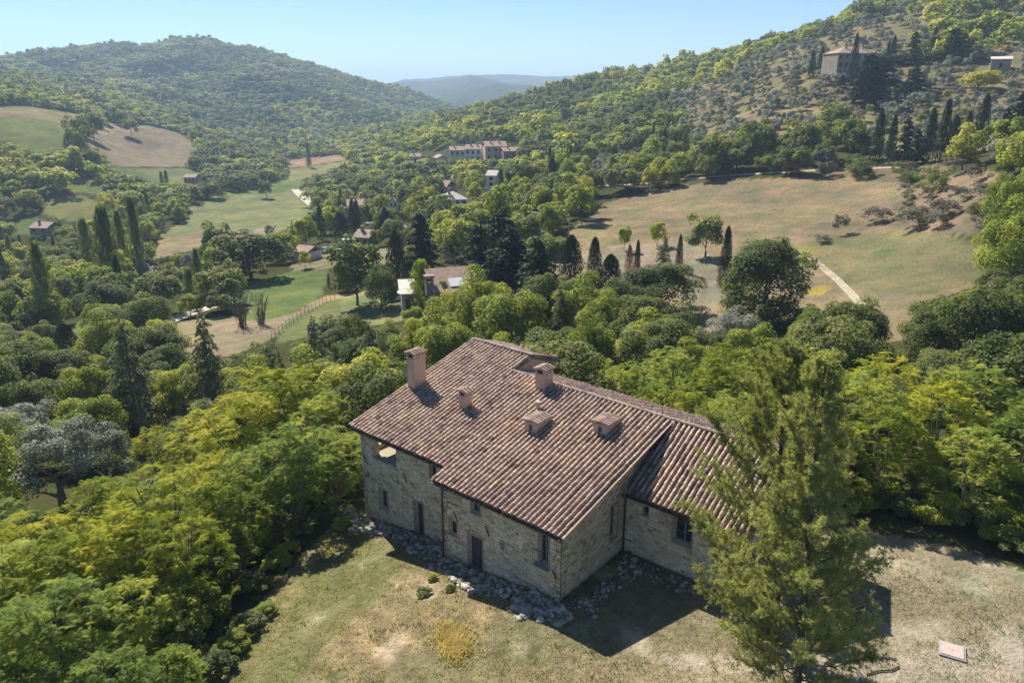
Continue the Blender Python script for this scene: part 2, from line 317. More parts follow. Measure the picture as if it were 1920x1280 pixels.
gr=pip(jx,jy,[(1900,1190),(1640,1235),(1230,1225),(1260,1255),(1500,1262),(1640,1330),(2300,1400),(2300,1180)]); cy[gr]=cy[gr]*.4+np.array([.36,.32,.26])*.6
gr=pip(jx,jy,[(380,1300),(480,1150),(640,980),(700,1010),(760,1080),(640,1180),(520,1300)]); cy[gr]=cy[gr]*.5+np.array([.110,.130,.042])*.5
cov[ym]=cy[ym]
i=np.arange(nl-1)[:,None]*na+np.arange(na-1)[None]; i=i.ravel()
me=raw_mesh('ground',np.c_[x2,y2,z2],np.c_[i,i+1,i+1+na,i+na],GROUND,cov,True,'cover')
link('ground',me,kind='structure')
# wide base sheet that carries the land on to the horizon
def farmat(n,b):
    x=noise(n,.004,8,.65); y=noise(n,.03,5,.7)
    c=mix(n,.5,ramp(n,x,[(.35,(.018,.028,.014)),(.6,(.032,.045,.022)),(.8,(.08,.08,.045))]),ramp(n,y,[(.35,(.5,.6,.5)),(.65,(1.5,1.4,1.3))]),'MULTIPLY')
    n.links.new(c,b.inputs['Base Color']); b.inputs['Roughness'].default_value=1; bump(n,b,y,.8,8)
FARM=mat('far_woodland',farmat)
def ridge(name,F0,crest,depth,base,seed,step=8,rough=5):
    """a far range: crest given as pixel (x,y) at distance F0"""
    xs=np.arange(crest[0][0],crest[-1][0]+1,step); ys=np.interp(xs,[c[0] for c in crest],[c[1] for c in crest])
    n=26; V=[]; 
    for j in range(n):
        t=j/(n-1)*2-1; F=F0+t*depth
        a,s=slope_of(xs,ys); zc=CAM[2]+s*F0; prof=math.cos(t*math.pi/2)**.85
        x,y,_=world(np.full(len(xs),F),a*F,0); z=base+(zc-base)*prof+fbm(x,y,depth*.55,seed,6)*rough*(.25+.75*(1-prof))
        V.append(np.c_[x,y,z])
    V=np.concatenate(V); m=len(xs); i=(np.arange(n-1)[:,None]*m+np.arange(m-1)[None]).ravel()
    link(name,raw_mesh(name,V,np.c_[i,i+1,i+1+m,i+m],FARM,smooth=True),kind='structure')
ridge('hills',4300,[(560,175),(700,165),(760,150),(800,147),(900,141),(960,141),(1040,143),(1090,147),(1180,152),(1400,158),(2000,150)],600,-80,5,rough=34)
ridge('hills',3100,[(600,185),(740,157),(770,152),(800,156),(830,152),(880,144),(905,147),(950,155),(1010,163),(1100,170)],450,-80,6,rough=26)
ridge('hills',2300,[(780,196),(840,174),(880,167),(925,157),(960,161),(1000,161),(1020,167),(1080,175),(1150,190)],300,-70,8,rough=20)
def valley():
    b=MB(); c=world(900,0,0); Mx=9000
    pts=[(c[0]+Mx*math.cos(t),c[1]+Mx*math.sin(t),-95) for t in np.linspace(0,2*math.pi,48,endpoint=False)]
    b.poly(pts); b.obj('terrain',FARM,kind='structure')
valley()
print('terrain',time.time()-T0)
# ------------------------------------------------------------------ roads and tracks, draped
def strip(name,pix,width,m,lift=.06,seg=1.5,world_pts=None):
    P=[hit(*p)[:2] for p in pix] if world_pts is None else world_pts
    D=[]
    for a,b in zip(P[:-1],P[1:]):
        n=max(1,int(math.dist(a,b)/seg)); D+=[(a[0]+(b[0]-a[0])*k/n,a[1]+(b[1]-a[1])*k/n) for k in range(n)]
    D.append(P[-1]); D=np.array(D)
    for _ in range(3): D[1:-1]=(D[:-2]+D[1:-1]*2+D[2:])/4
    t=np.gradient(D,axis=0); t/=np.linalg.norm(t,axis=1)[:,None]+1e-9; nn=np.c_[-t[:,1],t[:,0]]
    rows=[]
    for k in np.linspace(-.5,.5,5):
        q=D+nn*width*k*(1+.12*fbm(D[:,0]*3,D[:,1]*3,30,4,2)[:,None]); rows.append(np.c_[q,ground(q[:,0],q[:,1])+lift])
    V=np.concatenate(rows); m_=len(D); i=(np.arange(4)[:,None]*m_+np.arange(m_-1)[None]).ravel()
    link(name,raw_mesh(name,V,np.c_[i,i+1,i+1+m_,i+m_],m,smooth=True),kind='structure')
GRAV=plain('pale_gravel',(.42,.39,.33),1,.2,.8); ASPH=plain('old_asphalt',(.30,.29,.27),.95,.15,.5); TRK=plain('worn_track_earth',(.33,.28,.20),1,.2,.8)
strip('road',[(556,356),(572,372),(600,390),(640,402),(700,408)],6,GRAV,.25)
strip('road',[(1060,352),(1120,350),(1200,345),(1300,335),(1400,328),(1500,322),(1600,316),(1690,314)],2.2,TRK,.12)
strip('path',[(400,575),(345,592),(300,612),(240,640),(150,676),(80,700)],3.4,GRAV,.1)
for off in (0,9): strip('farm_track',[(1522-off*.6,482+off*.4),(1545-off,500),(1575-off,525),(1600-off,550),(1625-off,580),(1640-off,600)],.55,TRK,.08)
strip('path',[(920,390),(1000,402),(1035,398),(1090,388)],3.2,GRAV,.2)
strip('path',[(640,402),(700,418),(760,428),(800,410)],3,ASPH,.2)
# ------------------------------------------------------------------ tree makers (prototype meshes, unit height)
def leaves(pos,nrm,size,tint,asp=1.0,rng=RNG,shape='quad'):
    n=len(pos); r=rng.normal(size=(n,3)); t=np.cross(nrm,r); t/=np.linalg.norm(t,axis=1)[:,None]+1e-9; b=np.cross(nrm,t)
    s=size*(rng.uniform(.6,1.3,n))[:,None]
    if shape=='quad':
        V=np.stack([pos+t*s*asp,pos+b*s*.6,pos-t*s*asp,pos-b*s*.6],1); F=np.arange(n*4).reshape(n,4); return V.reshape(-1,3),F,np.repeat(tint,4)
def unit(n,rng): v=rng.normal(size=(n,3)); return v/np.linalg.norm(v,axis=1)[:,None]
def crown_mesh(name,m,n,nclump,rx,z0,z1,leaf,seed,rc=(.2,.34),up=.55,top=1.0,inner=.25):
    rng=np.random.default_rng(seed); zc=(z0+z1)/2; hz=(z1-z0)/2
    d=unit(nclump,rng); d[:,2]=np.where(d[:,2]<-.5,-d[:,2],d[:,2]); rr=rng.uniform(.42,.86,nclump)**.8
    lob=1+.22*np.sin(3*np.arctan2(d[:,1],d[:,0])+seed)+rng.normal(0,.10,nclump)
    c=d*(rr*lob)[:,None]*np.array([rx,rx,hz]); crad=rng.uniform(*rc,nclump)*rx*1.25
    w=crad**2; idx=rng.choice(nclump,n,p=w/w.sum())
    e=unit(n,rng); out=c[idx]/(np.linalg.norm(c[idx],axis=1)[:,None]+1e-6)
    e=e+out*.55+np.array([0,0,.25]); e/=np.linalg.norm(e,axis=1)[:,None]
    q=rng.random(n); rad=np.where(q<inner,rng.uniform(.3,.8,n),rng.uniform(.82,1.08,n))
    pos=c[idx]+e*(crad[idx]*rad)[:,None]*np.array([1,1,.85*min(1,hz/rx+.1)]); pos[:,2]+=zc
    nr=e*.8+rng.normal(0,.42,(n,3))+np.array([0,0,up]); nr/=np.linalg.norm(nr,axis=1)[:,None]
    ct=rng.normal(0,.13,nclump); tint=np.clip(.42+ct[idx]+rng.normal(0,.16,n),0,1)
    V,F,T=leaves(pos,nr,leaf,tint,rng=rng); return raw_mesh(name,V,F,m,T)
def column_mesh(name,m,n,rx,leaf,seed,z0=.04,prof=None,lump=.18,upw=.9,tips=1):
    """cypress / poplar: upright sprays round a spindle"""
    rng=np.random.default_rng(seed); z=z0+(1-z0)*rng.random(n)**.9
    prof=prof or (lambda t:np.sin(np.clip(t,0,1)**.62*np.pi*.93+.12)**.75)
    th=rng.uniform(0,6.283,n); base=prof(z)*rx; l=1+lump*np.sin(th*3+z*21+seed)+lump*.7*np.sin(th*5-z*37)+rng.normal(0,.07,n)
    r=base*l*np.where(rng.random(n)<.25,rng.uniform(.3,.9,n),rng.uniform(.88,1.05,n))
    pos=np.c_[r*np.cos(th),r*np.sin(th),z+rng.uniform(0,.03,n)*tips]
    nr=np.c_[np.cos(th),np.sin(th),np.full(n,.25)]+rng.normal(0,.35,(n,3)); nr/=np.linalg.norm(nr,axis=1)[:,None]
    up=np.array([0,0,1.])*upw+rng.normal(0,.3,(n,3)); t=up-nr*(up*nr).sum(1)[:,None]; t/=np.linalg.norm(t,axis=1)[:,None]; b=np.cross(nr,t)
    s=leaf*rng.uniform(.6,1.4,n)[:,None]
    V=np.stack([pos+t*s*1.7,pos+b*s*.5,pos-t*s,pos-b*s*.5],1).reshape(-1,3); tint=np.clip(.4+.14*np.sin(th*4+z*25)+rng.normal(0,.15,n),0,1)
    return raw_mesh(name,V,np.arange(n*4).reshape(n,4),m,np.repeat(tint,4))
def conifer_mesh(name,m,nb,per,rx,leaf,seed,z0=.1,droop=.25,pw=.85,flat=.2):
    """whorled branches with flat sprays"""
    rng=np.random.default_rng(seed); P=[];Nn=[];D=[];TT=[]
    for k in range(nb):
        z=z0+(1-z0)*(k+rng.random())/nb; L=rx*((1-z)/(1-z0))**pw*rng.uniform(.65,1.15)+.02; th=rng.uniform(0,6.283); d=np.array([math.cos(th),math.sin(th),0]); side=np.array([-d[1],d[0],0])
        m_=max(6,int(per*L/rx)); t=rng.random(m_)**.7; w=(1-t*.75)*L*.34
        p=d*(t*L)[:,None]+side*(rng.uniform(-1,1,m_)*w)[:,None]; p[:,2]=z+rng.uniform(.02,.07)*np.sin(t*2.2)-droop*L*t**2+rng.normal(0,.006,m_)
        P.append(p); Nn.append(np.tile([0,0,1.],(m_,1))+rng.normal(0,flat+.25,(m_,3))+d*.35); D.append(np.tile(d,(m_,1))+side*rng.uniform(-.8,.8,m_)[:,None]); TT.append(np.full(m_,.42+rng.normal(0,.13))+.12*t)
    P=np.concatenate(P);Nn=np.concatenate(Nn);D=np.concatenate(D);TT=np.concatenate(TT); n=len(P)
    Nn/=np.linalg.norm(Nn,axis=1)[:,None]; t=D-Nn*(D*Nn).sum(1)[:,None]; t/=np.linalg.norm(t,axis=1)[:,None]; b=np.cross(Nn,t); s=leaf*rng.uniform(.6,1.4,n)[:,None]
    V=np.stack([P+t*s*1.6,P+b*s*.55,P-t*s*.8,P-b*s*.55],1).reshape(-1,3)
    return raw_mesh(name,V,np.arange(n*4).reshape(n,4),m,np.repeat(np.clip(TT+rng.normal(0,.12,n),0,1),4))
def trunk_mesh(name,seed,r=.022,top=.6,limbs=5,sides=6,spread=.28,m=BARK,lz=.25):
    rng=random.Random(seed); b=MB(); j=lambda s:rng.uniform(-s,s)
    pts=[(0,0,-.04)]+[(j(.012),j(.012),top*k/5) for k in range(1,6)]; b.tube(pts,[r*(1.25-.9*k/5) for k in range(6)],sides)
    for k in range(limbs):
        z=lz+(top-lz)*k/max(1,limbs); th=6.28*k/limbs*2.4+j(.5); L=spread*rng.uniform(.6,1)
        b.tube([(0,0,z),(L*.5*math.cos(th),L*.5*math.sin(th),z+L*.45),(L*math.cos(th+.2),L*math.sin(th+.2),z+L*.8)],[r*.55,r*.35,r*.12],5)
    return b.mesh(name,m)
def bare_mesh(name,seed,m=BARKG,n=26):
    rng=random.Random(seed); b=MB()
    for k in range(n):
        th=rng.uniform(0,6.28); s=rng.uniform(.1,.4); h=rng.uniform(.6,1); x,y=rng.uniform(-.1,.1),rng.uniform(-.1,.1)
        p=[(x,y,0),(x+s*.4*math.cos(th),y+s*.4*math.sin(th),h*.5),(x+s*math.cos(th),y+s*math.sin(th),h)]; b.tube(p,[.012,.008,.002],3,cap=False)
        for q in range(4):
            t2=rng.uniform(0,6.28); f=rng.uniform(.4,.8); c=Vector(p[1]).lerp(Vector(p[2]),f); b.tube([c,c+Vector((math.cos(t2)*.12,math.sin(t2)*.12,.13))],[.005,.0015],3,cap=False)
    return b.mesh(name,m)
PR={}      # kind -> lod -> list of (crown mesh, trunk mesh)
T1=[trunk_mesh('trunk',s) for s in range(3)]
TC=[trunk_mesh('trunk',s,r=.016,top=.95,limbs=0) for s in (7,)]
TO=[trunk_mesh('trunk',s,r=.05,top=.4,limbs=4,m=BARKG,lz=.12) for s in (9,10)]
def fam(kind,m,lods): PR[kind]={'m':m,'lod':lods}
def broad_lods(m,hi=3,seed=0):
    return {'hi':[(crown_mesh('crown',m,14000,64,.47,.01,1.0,.0175,seed+10+k,rc=(.16,.30)),T1[k%3]) for k in range(hi)],
            'mid':[(crown_mesh('crown',m,2800,32,.45,.06,1.0,.036,seed+20+k),T1[k%3]) for k in range(3)],
            'lo':[(crown_mesh('crown',m,330,12,.47,.0,1.0,.085,seed+30+k,rc=(.3,.45)),None) for k in range(3)]}
fam('broad',FOL['broad'],broad_lods(FOL['broad'],3,0)); fam('light',FOL['light'],broad_lods(FOL['light'],2,100))
fam('yellow',FOL['yellow'],{'mid':[(crown_mesh('crown',FOL['yellow'],2800,30,.46,.05,1,.034,201),T1[0])]})
fam('olive',FOL['olive'],{'hi':[(crown_mesh('crown',FOL['olive'],9000,50,.48,.16,1,.015,301+k,rc=(.16,.28)),TO[k]) for k in range(2)],'mid':[(crown_mesh('crown',FOL['olive'],1500,22,.5,.1,1,.045,311+k),TO[k]) for k in range(2)]})
fam('brown',FOL['brown'],{'mid':[(crown_mesh('crown',FOL['brown'],1500,20,.5,.0,1,.034,401+k),None) for k in range(2)]})
fam('shrub',FOL['broad'],{'mid':[(crown_mesh('crown',FOL['broad'],2600,22,.52,-.15,1,.032,411+k),None) for k in range(2)]})
cyp=lambda n,rx,lf,s:column_mesh('crown',FOL['dark'],n,rx,lf,s,z0=.02,prof=lambda t:(1-t)**.42*np.clip(t*7+.55,0,1)*1.05,lump=.10)
fam('cypress',FOL['dark'],{'hi':[(cyp(5200,.5,.02,501+k),TC[0]) for k in range(2)],'mid':[(cyp(1500,.5,.036,511+k),TC[0]) for k in range(2)]})
pop=lambda m,n,lf,s:column_mesh('crown',m,n,.5,lf,s,z0=.05,prof=lambda t:np.clip(t*6+.3,0,1)**.5*(1.02-t)**.38*1.0,lump=.26)
fam('poplar',FOL['broad'],{'mid':[(pop(FOL['broad'],5200,.025,521+k),TC[0]) for k in range(2)]})
fam('hornbeam',FOL['light'],{'mid':[(pop(FOL['light'],4200,.024,531),TC[0])]})
fam('conifer',FOL['conifer'],{'hi':[(conifer_mesh('crown',FOL['conifer'],120,190,.5,.014,601+k),TC[0]) for k in range(3)],'mid':[(conifer_mesh('crown',FOL['conifer'],60,60,.5,.028,611+k),TC[0]) for k in range(2)]})
fam('cedar',FOL['dark'],{'mid':[(conifer_mesh('crown',FOL['dark'],120,150,.5,.024,621+k,z0=.06,pw=.55,droop=.15),TC[0]) for k in range(2)]})
fam('umbrella',FOL['dark'],{'mid':[(crown_mesh('crown',FOL['dark'],2200,26,.5,.55,1,.03,631),T1[1])]})
fam('rust',FOL['rust'],{'mid':[(column_mesh('crown',FOL['rust'],1500,.5,.03,641,lump=.2),TC[0])]})
fam('bare',BARKG,{'mid':[(bare_mesh('branches',651),None),(bare_mesh('branches',652),None)]})
# ailanthus: arching compound leaves in rosettes
def frond_arrays(L,rng,pairs=8):
    """one compound leaf along +x: returns tri verts"""
    tri=[]
    arch=rng.uniform(.35,.75)
    def P(t): return np.array([L*t*(1-.12*t),0,L*(.32*t-arch*t*t)])
    for k in range(pairs):
        t=.14+.8*k/pairs; c=P(t); ll=L*.25*(1-.45*abs(t-.45)); tw=.045*L
        for sd in (-1,1):
            tip=c+np.array([ll*.35,sd*ll,-ll*.28]); tri.append([c+np.array([-tw,0,0]),c+np.array([tw,0,0]),tip])
    e=P(1.0); c=P(.9); tri.append([c+np.array([0,-.03*L,0]),c+np.array([0,.03*L,0]),e])
    return np.array(tri)
def ail_mesh(name,m,nros,seed,H=6.,Rr=2.6,tw=0):
    rng=np.random.default_rng(seed); TT=[];tt=[]
    fr=[frond_arrays(1.,rng) for _ in range(6)]
    for k in range(nros):
        th=rng.uniform(0,6.283); q=math.sqrt(rng.random()); rr=Rr*q; z=H*(.98-.40*q**2)*rng.uniform(.84,1.03)
        if rng.random()<.38: z*=rng.uniform(.25,.85)
        c=np.array([rr*math.cos(th),rr*math.sin(th),z]); ti=.49+rng.normal(0,.14)+.12*(z/H-.7)
        nf=rng.integers(8,12); ph=rng.uniform(0,6.28)
        for f in range(nf):
            a=ph+6.283*f/nf+rng.normal(0,.2); L=rng.uniform(.38,.62); pitch=rng.uniform(-.35,.75)
            A_=fr[rng.integers(6)]*L; ca,sa=math.cos(a),math.sin(a); cp,sp=math.cos(pitch),math.sin(pitch)
            x=A_[...,0]*cp-A_[...,2]*sp; zz=A_[...,0]*sp+A_[...,2]*cp; y=A_[...,1]
            B=np.stack([x*ca-y*sa,x*sa+y*ca,zz],-1)+c; TT.append(B); tt.append(np.full(len(B)*3,ti+rng.normal(0,.07)))
    V=np.concatenate(TT).reshape(-1,3); return raw_mesh(name,V,np.arange(len(V)).reshape(-1,3),m,np.clip(np.concatenate(tt),0,1))
def ail_trunk(seed,H=6.,Rr=2.3):
    rng=random.Random(seed); b=MB()
    for k in range(7):
        th=6.28*k/7+rng.uniform(-.3,.3); r=Rr*rng.uniform(.2,.9); h=H*rng.uniform(.7,.92); b.tube([(0,0,-.3),(r*.35*math.cos(th),r*.35*math.sin(th),h*.45),(r*math.cos(th),r*math.sin(th),h)],[.08,.05,.02],5)
    return b.mesh('trunk',BARKG)
AT=[ail_trunk(1),ail_trunk(2)]
AIL={'ail':[ail_mesh('crown',FOL['ail'],150,700+k) for k in range(3)],'ailg':[ail_mesh('crown',FOL['ailg'],150,710+k) for k in range(3)]}
print('protos',time.time()-T0)
KIND_NAME={'broad':'broadleaf_tree','light':'broadleaf_tree','yellow':'yellow_tree','olive':'olive_tree','brown':'dry_bush','shrub':'green_bush','cypress':'cypress_tree','poplar':'poplar_tree','hornbeam':'columnar_tree','conifer':'conifer_tree','cedar':'cedar_tree','umbrella':'umbrella_pine','rust':'dead_cypress','bare':'bare_bush'}
CAT={'brown':'bush','shrub':'bush','bare':'bush','olive':'olive tree','cypress':'cypress','poplar':'poplar','conifer':'conifer','cedar':'conifer','umbrella':'pine','rust':'cypress'}
def plant(kind,x,y,z,h,w,label,group=None,F=100,seed=None,rz=None,tilt=0):
    lod=PR[kind]['lod']; l='hi' if (F<125 and 'hi' in lod) else 'mid'
    if l not in lod: l='hi'
    c,t=lod[l][(seed if seed is not None else random.randrange(99))%len(lod[l])]
    o=thing(KIND_NAME[kind],label,CAT.get(kind,'tree'),(x,y,z-.05*h*0),rz if rz is not None else random.uniform(0,6.28),group); o.scale=(w,w,h)
    link('branches' if kind=='bare' else 'crown',c,o)
    if t: link('trunk',t,o)
    return o
TREES=[]   # (x,y,radius) taken spots
def key(kind,xb,yb,yt,wpx,label,group=None,seed=None):
    x,y,z,F=hit(xb,yb); h=height_for(yt,F,z); zc=F*CP-(z-CAM[2])*SP; w=wpx*zc/FPX; q_=.09*h if kind in('broad','light') and F<125 else 0; z-=q_; h+=q_; TREES.append((x,y,w*.45))
    f=1.3 if kind in('bare','cypress','cedar') else 1.0 if kind in('cypress','conifer','cedar','poplar','hornbeam','rust') else 1.08
    return plant(kind,x,y,z,h,w*f,label,group,F,seed)
g='cypresses in the row above the big meadow'
for a in [(1640,309,209,19,'tall slim dark cypress at the left end of the row above the meadow'),(1667,303,219,15,'slim cypress just right of the left end cypress of the row'),(1736,306,207,19,'dark cypress right of the bushy cypress clump in the row'),
 (1760,309,192,20,'tallest cypress in the middle of the row above the meadow'),(1782,292,219,21,'stout cypress right of the tallest one in the row'),(1809,276,212,15,'thin cypress between stout and leaning ones near the right of the row'),(1835,274,181,22,'tall leaning cypress near the right end of the row above yellow trees')]: key('cypress',*a,group=g)
for a in [(1692,309,227,36,'wide bushy dark cypress clump, left one, in the row above the meadow'),(1713,310,246,32,'wide bushy dark cypress clump, right one, in the row above the meadow'),(1880,262,205,24,'dark cypress at the right edge above the yellow green bank'),(1905,268,172,48,'wide dark conifer at the right edge of the picture above the bank')]: key('cedar',*a)
for a in [(1520,148,97,11,'thin cypress left of the villa, outer one'),(1537,142,91,13,'cypress left of the villa, nearer the wall'),(1596,156,67,14,'tall cypress in front of the villa facade'),(1671,120,69,11,'cypress at the right end of the villa roof, thicker one'),(1662,120,77,7,'thin cypress at the right end of the villa roof'),(1747,110,54,14,'cypress on the slope right of the villa'),(1876,22,-12,13,'cypress at the top right of the hillside, left one'),(1888,22,-10,11,'cypress at the top right of the hillside, right one')]: key('cypress',*a)
for a in [(1652,170,104,52,'dark conifer hiding the right half of the villa facade'),(1634,186,122,46,'dark pointed conifer in front of the villa'),(1576,172,142,26,'low dark conifer at the foot of the villa'),(1709,118,62,28,'pointed dark conifer right of the villa'),(1622,200,104,62,'large dark conifer below the villa'),(1711,184,128,42,'dark conifer below and right of the villa'),(1785,112,56,74,'broad cedar on the slope right of the villa')]: key('cedar',*a)
key('umbrella',1672,172,102,70,'umbrella pines in front of the villa, dark flat crown'); key('umbrella',1700,170,104,50,'umbrella pine right of the larger one before the villa')
key('yellow',1833,172,133,80,'bright yellow tree on the slope between the villa and the shed')
for a in [(1424,315,236,66,'round green tree above the left part of the meadow'),(1508,305,228,84,'large oak above the middle of the meadow'),(1560,262,196,66,'tall green oak behind the large one above the meadow'),(1608,302,240,50,'green tree left of the cypress row'),(1330,325,262,96,'wide green tree at the upper left of the meadow'),(1262,325,285,60,'low green tree by the lane left of the wide tree'),(1380,322,280,70,'dark green tree between two round trees above the meadow')]: key('broad',*a)
key('light',1170,470,427,28,'small lollipop tree at the edge of the ploughed plot, left one'); key('light',1232,462,416,31,'small round tree beside the ploughed plot above the dark conifer')
g='cypresses beside the ploughed plot'
for a in [(1070,548,445,42,'bushy cypress at the left of the ploughed plot'),(1113,545,448,26,'cypress second from the left by the ploughed plot'),(1142,568,480,42,'lower bushy cypress third from the left by the ploughed plot'),(1193,528,452,11,'pencil thin cypress right of the dead one'),(1272,510,442,12,'pencil thin cypress right of the small conifer'),(1356,545,428,20,'slim cypress leaning on the large round tree')]: key('cypress',*a,group=g)
key('rust',1177,548,462,20,'dead rusty brown cypress among green ones'); key('conifer',1243,512,440,42,'small ragged conifer on the ploughed plot'); 
for a in [(1322,482,406,70,'bright round tree at the top of the ploughed plot'),(1430,606,452,172,'largest round dark tree standing on the meadow edge'),(1238,590,498,140,'round dark tree left of the ploughed strip'),(1592,670,560,124,'round grey green tree below the meadow'),(1530,655,600,60,'low green bush tree between the two round trees below the meadow')]: key('broad',*a)
for a in [(1892,540,392,130,'bright green tree mass at the right edge beside the meadow'),(1880,470,330,90,'yellow green tree above the bright one at the right edge')]: key('light',*a)
for a in [(1812,700,548,150,'green tree at the lower right corner of the meadow'),(1880,690,560,120,'green tree at the right edge below the meadow'),(1745,660,560,90,'sparse green tree right of the round grey green one'),(1900,780,640,110,'green tree at the right edge beside the clearing')]: key('broad',*a)
for a in [(1395,612,560,80,'dark bush at the left foot of the largest meadow tree'),(1455,618,562,90,'dark bush at the right foot of the largest meadow tree'),(1510,612,572,60,'low bush right of the largest meadow tree')]: key('shrub',*a)
key('bare',1648,665,590,44,'bare leafless sapling on the edge of the meadow'); 
for a in [(1572,440,400,30,'small dark bush alone on the meadow'),(1540,455,440,34,'low purple brown bush on the meadow'),(1640,418,388,52,'brown scrub bush on the bank of the meadow, left'),(1700,432,385,70,'brown green scrub bush on the bank, middle'),(1760,410,372,60,'brown scrub bush on the bank, right'),(1850,440,405,60,'dry brush below the yellow trees on the right bank')]: key('brown',*a)
for a in [(745,540,440,36,'tall dark cypress left of the bell tower house'),(603,452,388,15,'slim cypress left of the pair beside the small shed'),(640,450,400,30,'broad cypress above the white trailer'),(662,440,377,12,'tall thin cypress of the pair before the pink house, left one'),(671,440,377,14,'tall thin cypress of the pair before the pink house, right one'),(713,442,393,12,'cypress of the village pair, left one'),(723,443,390,15,'cypress of the village pair, right one'),(1035,352,300,22,'dark pointed cypress at the right of the village'),(133,688,610,42,'small dark conical cypress by the gravel track')]: key('cypress',*a)
for a in [(716,580,500,66,'round dark ilex left of the bell tower house'),(670,572,455,100,'large spreading walnut tree left of the round ilex')]: key('broad',*a)
key('hornbeam',793,585,490,52,'columnar yellow green tree in front of the bell tower house'); key('hornbeam',832,590,528,30,'small columnar tree beside the larger columnar one')
for a in [(790,515,405,64,'tall dark cedar behind the bell tower house'),(900,545,428,80,'dark cedar right of the bell tower house'),(955,575,432,110,'big dark cedar between house and cypresses'),(1005,610,455,90,'dark cedar left of the bushy cypress'),(940,500,400,90,'dark flat cedar in the village wood')]: key('cedar',*a)
for a in [(955,668,545,150,'pale yellow green walnut right behind the farmhouse roof'),(868,640,540,90,'light green tree behind the farmhouse chimney'),(905,650,520,110,'pale green tree below the dark cedars')]: key('light',*a)
key('conifer',551,462,413,18,'small conifer above the shed field')
for a in [(575,468,410,44,'yellow green tree left of the slim village cypress'),(620,440,395,38,'green tree between village cypresses'),(573,503,470,22,'small round tree in the field by the shed'),(880,445,380,96,'large light tree in the village wood, left'),(935,435,345,60,'tall light green tree in the village wood'),(1090,420,350,70,'light green tree at the upper left corner of the meadow')]: key('light',*a)
for a in [(95,612,458,36,'tall dark poplar alone left of the yellow trees'),(213,540,392,44,'tallest dark poplar of the left group'),(238,520,398,24,'slim poplar right of the tallest poplar'),(266,520,375,26,'slim poplar near the valley field'),(172,515,412,30,'poplar left of the tallest poplar'),(580,314,268,10,'single far poplar standing in the valley field'),(304,345,322,8,'tiny poplar of the pair below the brown field, left'),(313,345,320,9,'tiny poplar of the pair below the brown field, right')]: key('poplar',*a)
for a in [(225,660,572,96,'round tree in the green field by the track, left'),(285,645,552,90,'round tree by the track, middle of three'),(300,590,517,90,'round tree behind the two by the track'),(330,545,500,60,'tree at the end of the green strip'),(470,525,438,132,'wide clump of trees above the bright green field'),(412,510,422,66,'dark tree left of the wide clump'),(440,568,498,62,'green tree at the left corner of the bright green field'),(410,590,550,50,'brownish rounded bush tree above the tan field'),
 (203,234,210,20,'small umbrella shaped tree on the far field, left'),(228,235,210,18,'small umbrella shaped tree on the far field, right'),(247,256,224,32,'round tree standing in the far brown field'),(176,264,211,58,'clump of dark trees between the two far fields, right one'),(152,272,216,50,'clump of dark trees between the two far fields, left one'),(146,302,240,44,'clump of dark trees between the two far fields, lowest one'),(172,316,280,40,'dark trees below the far brown field'),(500,372,340,26,'round tree in the green field near the road')]: key('broad',*a)
key('olive',265,522,494,48,'silvery willow bush in the valley by the poplars'); key('olive',362,512,474,32,'pale silvery round tree in the valley')
key('poplar',358,548,505,24,'thin pale young tree beside the green strip')
key('bare',455,612,535,50,'leafless bushes on the edge of the bright field, left'); key('bare',490,608,540,44,'leafless bushes on the edge of the bright field, right')
for a in [(262,812,608,140,'ragged dark fir, left of the two in the left wood'),(404,790,596,136,'ragged dark fir, right of the two in the left wood'),(598,735,600,110,'dense dark fir left of the farmhouse chimney'),(700,745,612,110,'green fir directly behind the tall chimney'),(845,668,590,110,'dark green fir behind the roof ridge')]: key('conifer',*a)
for a in [(70,835,718,120,'round green tree at the left edge of the wood'),(640,665,590,90,'green tree between the firs and the round ilex')]: key('broad',*a)
for a in [(160,800,690,90,'light green tree with orange leaves left of the firs'),(350,790,690,90,'light green tree between the two ragged firs')]: key('light',*a)
for a in [(120,950,800,150,'large grey olive tree left of the ailanthus thicket'),(205,915,805,110,'grey olive tree right of the larger olive')]: key('olive',*a)
print('key trees',time.time()-T0,len(TREES))
# ------------------------------------------------------------------ ailanthus thickets
def ail(kind,x,y,h,label,group,F=0):
    z=float(ground(x,y)[0]); o=thing('ailanthus_tree',label,'tree',(x,y,z),random.uniform(0,6.28),group); s=h/6.; q=s*random.uniform(.95,1.15); o.scale=(q,q,s)
    link('crown',random.choice(AIL[kind]),o); link('trunk',random.choice(AT),o); TREES.append((x,y,2.2)); return o
LEFT=[(335,1085,868,'ail'),(215,1075,900,'ail'),(95,1130,960,'ail'),(20,1080,930,'ailg'),(440,1055,890,'ail'),(130,1300,1090,'ailg'),(265,1240,1090,'ailg'),(20,1330,1160,'ailg'),(360,1150,960,'ail'),(20,1210,1020,'ailg'),
 (150,1190,1000,'ail'),(250,1160,960,'ail'),(330,1330,1215,'ailg'),(560,880,690,'ail'),(470,920,740,'ail'),(625,905,740,'ailg'),(395,900,770,'ail'),(560,985,800,'ailg'),(635,950,800,'ailg'),(300,905,800,'ail'),(505,830,690,'ail'),(500,985,830,'ailg'),(420,985,850,'ail'),
 (700,800,705,'ailg'),(750,745,670,'ailg'),(60,1380,1240,'ailg'),(230,1390,1220,'ailg')]
gl_='ailanthus trees of the thicket left of the farmhouse'
